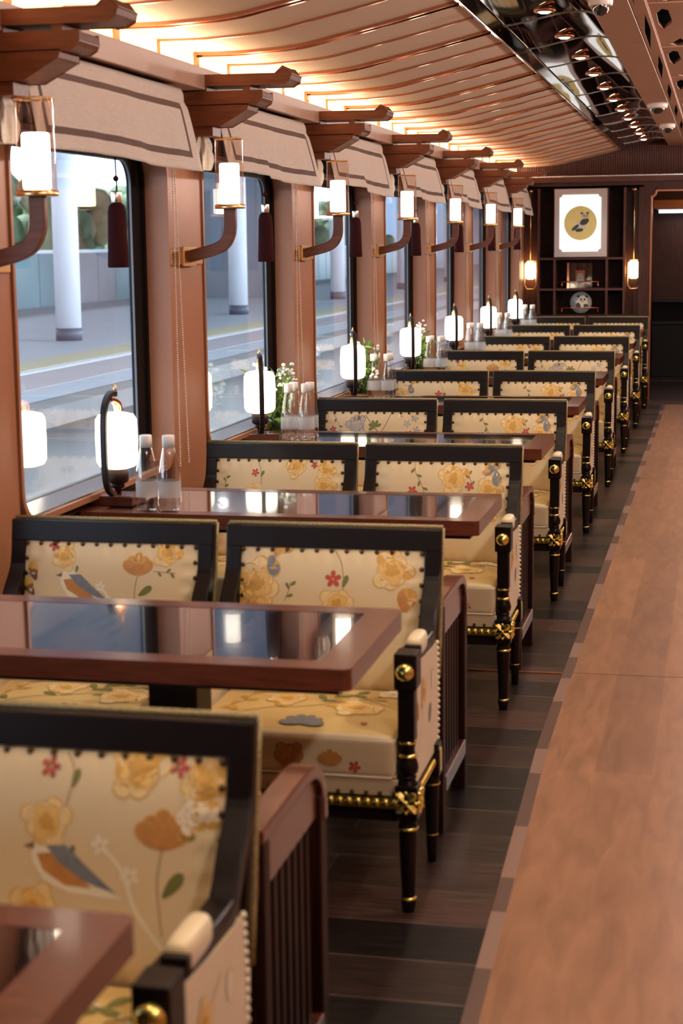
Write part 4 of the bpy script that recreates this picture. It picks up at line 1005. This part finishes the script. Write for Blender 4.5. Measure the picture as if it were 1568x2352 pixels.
for i in range(8):
    n = i; o = sc0 if i == 0 else copy_tree(sc0)
    y_ = 4.226+P*(n-1); o.location = (-1.950, y_, 1.548)
    lab = 'wall sconce past the left photo edge, reflected in the nearest table' if i == 0 else ('brass wall sconce with glass tube on the %s pillar, %s' % (['', 'nearest', 'second', 'third', 'fourth', 'fifth', 'sixth', 'farthest'][i], ['', 'largest in view', 'left of the second valance', 'before the third valance', 'before the fourth valance', 'before the fifth valance', 'before the sixth valance', 'by the end wall'][i]))
    tag(o, lab, 'wall sconce', 'wall sconces on the pillars')

# ---------------------------------------------------------------- roof brackets
def make_bracket():
    t = empty('wooden_bracket')   # origin at wall x=-1.985, front face y=0
    def P_(pts): return [(x+1.985, z) for x, z in pts]
    W0, W1 = 0.0, 0.145
    MB().prism(P_([(-1.99, 2.163), (-1.560, 2.163), (-1.538, 2.176), (-1.532, 2.196), (-1.556, 2.222), (-1.566, 2.224), (-1.595, 2.202), (-1.99, 2.202)]), W0, W1, 'y').build('upper_beam', 'bracket', t, bevel=0.003)
    MB().prism(P_([(-1.99, 2.094), (-1.668, 2.094), (-1.650, 2.104), (-1.642, 2.118), (-1.645, 2.142), (-1.99, 2.142)]), W0, W1, 'y').build('lower_beam', 'bracket', t, bevel=0.003)
    MB().box(1.985-1.718, 1.985-1.690, W0+0.005, W1-0.005, 2.142, 2.163).build('spacer_block', 'bracket', t)
    MB().box(0.0, 0.13, W0+0.005, W1-0.005, 2.142, 2.163).build('rear_block', 'bracket', t)
    MB().prism(P_([(-1.99, 2.022), (-1.80, 2.024), (-1.702, 2.074), (-1.698, 2.094), (-1.99, 2.094)]), W0, W1, 'y').build('corbel', 'bracket', t, bevel=0.003)
    MB().box(0.0, 0.145, W0+0.02, W1-0.02, 1.985, 2.023).build('neck_block', 'bracket', t, bevel=0.002)
    return t
bk0 = make_bracket()
for i in range(1, 8):
    o = bk0 if i == 1 else copy_tree(bk0)
    o.location = (-1.985, 6.03+P*(i-2), 0)
    tag(o, 'stacked dark wooden roof bracket above the %s wall sconce from the camera' % ORD[i-1], 'bracket', 'wooden brackets under the ceiling')

# ---------------------------------------------------------------- valances
def make_valance(seed):
    random.seed(seed); t = empty('linen_valance'); ph = [random.uniform(0, 6) for _ in range(5)]; L = 1.43; step = random.uniform(0.35, 0.5)
    def fn(u, v):   # u along the wall 0..1, v down 0..1
        y_ = u*L-0.02*v+(0.03*v if u > 0.9 else 0)
        wob = 0.007*math.sin(7*u+ph[0])+0.004*math.sin(19*u+ph[1])+0.0025*math.sin(43*u+ph[2])
        sag = (0.020*seed if u < step else 0.0)*0.6
        x = 0.0+0.075*v**0.8+wob*(0.2+v)-0.028*math.exp(-((v-0.16)/0.05)**2)*0.25
        z = 2.135-0.275*v-0.003*math.sin(9*u+ph[3])*v+sag*max(0, v-0.3)-0.015*v*u
        return (x, y_, z)
    NU, NV = 64, 26
    def mif(i, j):
        top = 5 <= j <= 6; bot = 20 <= j <= 21; a = 3 <= i <= 3; b = i == 60
        if (top or bot) and 3 <= i <= 60: return 1
        if (a or b) and 5 <= j <= 21: return 1
        return 0
    MB().sheet(fn, NU, NV, mif=mif).build('cloth', ['linen', 'linenstripe'], t, solid=0.004)
    MB().box(-0.095, 0.002, 0.03, 1.40, 2.105, 2.13).build('head_rail', 'ebony', t)
    # gathered end
    def g(u, v):
        a = u*2*PI*1.0; rr = 0.026*(1+0.35*math.sin(7*a+5*v)+0.15*math.sin(13*a))*(0.6+0.5*math.sin(v*2.6+0.3))
        return (-0.015+rr*math.cos(a), -0.085+rr*math.sin(a)*1.4+0.03*v, 1.985-0.12*v)
    MB().sheet(g, 60, 10).build('gathered_end', 'linen', t)
    return t
V = [make_valance(s) for s in (0, 1, 2)]; used = [False]*3
for i in range(1, 8):
    n = i
    k = [1, 0, 1, 2, 1, 2, 1, 2][i]
    o = V[k] if not used[k] else copy_tree(V[k]); used[k] = True
    o.location = (-1.885, 4.385+P*(n-1), 0)
    tag(o, 'cream linen valance with brown stripe over the %s window from the camera' % ORD[i-1], 'valance', 'linen valances over the windows')

# ---------------------------------------------------------------- tassels and bead chains
def make_tassel():
    t = empty('window_tassel')
    MB().tube([(-0.004, 0, 0.275), (0, 0, 0.0), (0.002, 0, -0.05), (0, 0, -0.115)], 0.003, 6).build('cord', 'tassel', t)
    MB().ball((0, 0, -0.035), 0.010, 10).build('knot', 'tassel', t)
    MB().lathe([(0.0155, -0.112), (0.0165, -0.108), (0.0165, -0.078), (0.0155, -0.074)], (0, 0, 0), 20).build('metal_cap', 'silver', t)
    MB().lathe([(0.0165, -0.112), (0.024, -0.120), (0.028, -0.14), (0.030, -0.22), (0.033, -0.312), (0.030, -0.315)], (0, 0, 0), 60, mod=lambda a: 1+0.045*math.cos(a*20)).build('thread_skirt', 'tassel', t)
    return t
ts = make_tassel()
for i in range(1, 8):
    o = ts if i == 1 else copy_tree(ts); dz = [0, 0.0, -0.003, 0.0, -0.01, 0, 0, 0][i]
    o.location = (-1.885, 5.13+P*(i-1), 1.835+dz)
    tag(o, 'maroon tassel with silver cap hanging before the %s window from the camera' % ORD[i-1], 'tassel', 'maroon tassels at the windows')
def make_chain(z0, z1, ya, yb, name='strand'):
    m = MB(); n = int((z1-z0)/0.0085)
    for k in range(n):
        f = k/n; m.ball((0, ya+(yb-ya)*f, z1-f*(z1-z0)), 0.0031, 5)
    return m
ch = empty('bead_chain')
make_chain(0.775, 1.90, 0.0, 0.0).build('strand', 'cap', ch); make_chain(0.775, 1.90, 0.02, 0.105).build('strand', 'cap', ch)
for i in range(1, 8):
    o = ch if i == 1 else copy_tree(ch); o.location = (-1.938, 5.862+P*(i-1), 0)
    tag(o, 'white bead chain loop hanging right of the %s window from the camera' % ORD[i-1], 'bead chain', 'bead chains of the blinds')

# ---------------------------------------------------------------- station outside
struct(MB().box(-60, -7.4, -20, 200, -0.4, -0.10).build('ground_platform', 'paving'))
struct(MB().box(-7.42, -7.0, -20, 200, -0.32, -0.10).build('platform_edge_slab', 'riser'))
struct(MB().box(-9.15, -8.1, -20, 200, -0.1, -0.095).build('paving_band', 'pinkpaving'))
struct(MB().box(-9.35, -9.17, -20, 200, -0.1, -0.093).build('white_line', 'whiteline'))
struct(MB().box(-10.25, -9.45, -20, 200, -0.1, -0.093).build('tactile_strip', 'tactile'))
struct(MB().box(-7.6, -7.4, -20, 200, -1.3, -0.4).build('platform_riser', 'riser'))
struct(MB().box(-7.4, 12, -20, 200, -1.4, -1.25).build('ground_track', 'ballast'))
struct(MB().box(-24, -4.2, -20, 200, 5.2, 5.4).build('station_canopy', 'canopy'))
col0 = empty('platform_column')
MB().lathe([(0.235, 0.22), (0.235, 5.3)], (0, 0, 0), 28).build('shaft', 'column', col0)
MB().lathe([(0.245, 0.0), (0.245, 0.23)], (0, 0, 0), 28).build('dark_base', 'colbase', col0)
for i in range(8):
    o = col0 if i == 0 else copy_tree(col0); o.location = (-11.75-0.03*i, 17.9+11.4*i, -0.1)
    tag(o, 'round white station column with dark base, %s on the platform outside' % ORD[i], 'column', 'white columns on the platform')
bar = empty('glass_barrier', (-19.5, 60, -0.1)); tag(bar, 'long teal and blue grey panelled barrier along the back of the platform', 'barrier')
random.seed(11); m = MB(); y_ = 0
while y_ < 190:
    wd = random.choice([1.6, 2.4, 3.2]); m.box(-19.6, -19.5, y_, y_+wd-0.08, -0.1, 1.45, random.choice([0, 1, 0, 1, 2])); y_ += wd
loc2(m.build('panels', ['teal', 'bluegrey', 'greyblock'], bar), bar)
loc2(MB().box(-19.6, -19.4, 0, 190, 1.45, 1.55).build('top_rail', 'column', bar), bar)
random.seed(5)
for i in range(9):
    m = MB(); 
    for k in range(60):
        a = random.uniform(0, 2*PI); r = random.uniform(0, 2.2); m.ball((r*math.cos(a), r*math.sin(a)*1.5, random.uniform(1.5, 3.8)), random.uniform(0.4, 0.8), 6)
    t = empty('station_tree', (-24-random.uniform(0, 2), 26+i*11+random.uniform(-1, 1), -0.1)); m.build('crown', 'foliage', t); MB().tube([(0, 0, 0), (0, 0, 2)], 0.15).build('trunk', 'colbase', t)
    tag(t, '%s pale green tree behind the panelled barrier outside' % ORD[i], 'tree', 'trees beyond the platform')
for i, (x0, x1, ya, h) in enumerate(((-17.5, -14.5, 54, 4.9), (-34, -21, 150, 14), (-17, -6, 170, 5))):
    b = empty('station_building', ((x0+x1)/2, ya, -0.1)); tag(b, ['grey stair block standing on the platform beyond the columns', 'tall grey building in the far distance outside', 'low grey building closing the far end of the platform'][i], 'building')
    loc2(MB().box(x0, x1, ya, ya+6, -0.1, h).build('walls', 'greyblock', b), b)
    m = MB()
    for k in range(4): m.box(x0+0.3+k*(x1-x0-0.6)/4, x0+0.1+(k+1)*(x1-x0-0.6)/4, ya-0.03, ya, 0.8, h-1.0)
    loc2(m.build('windows', 'bluegrey', b), b)
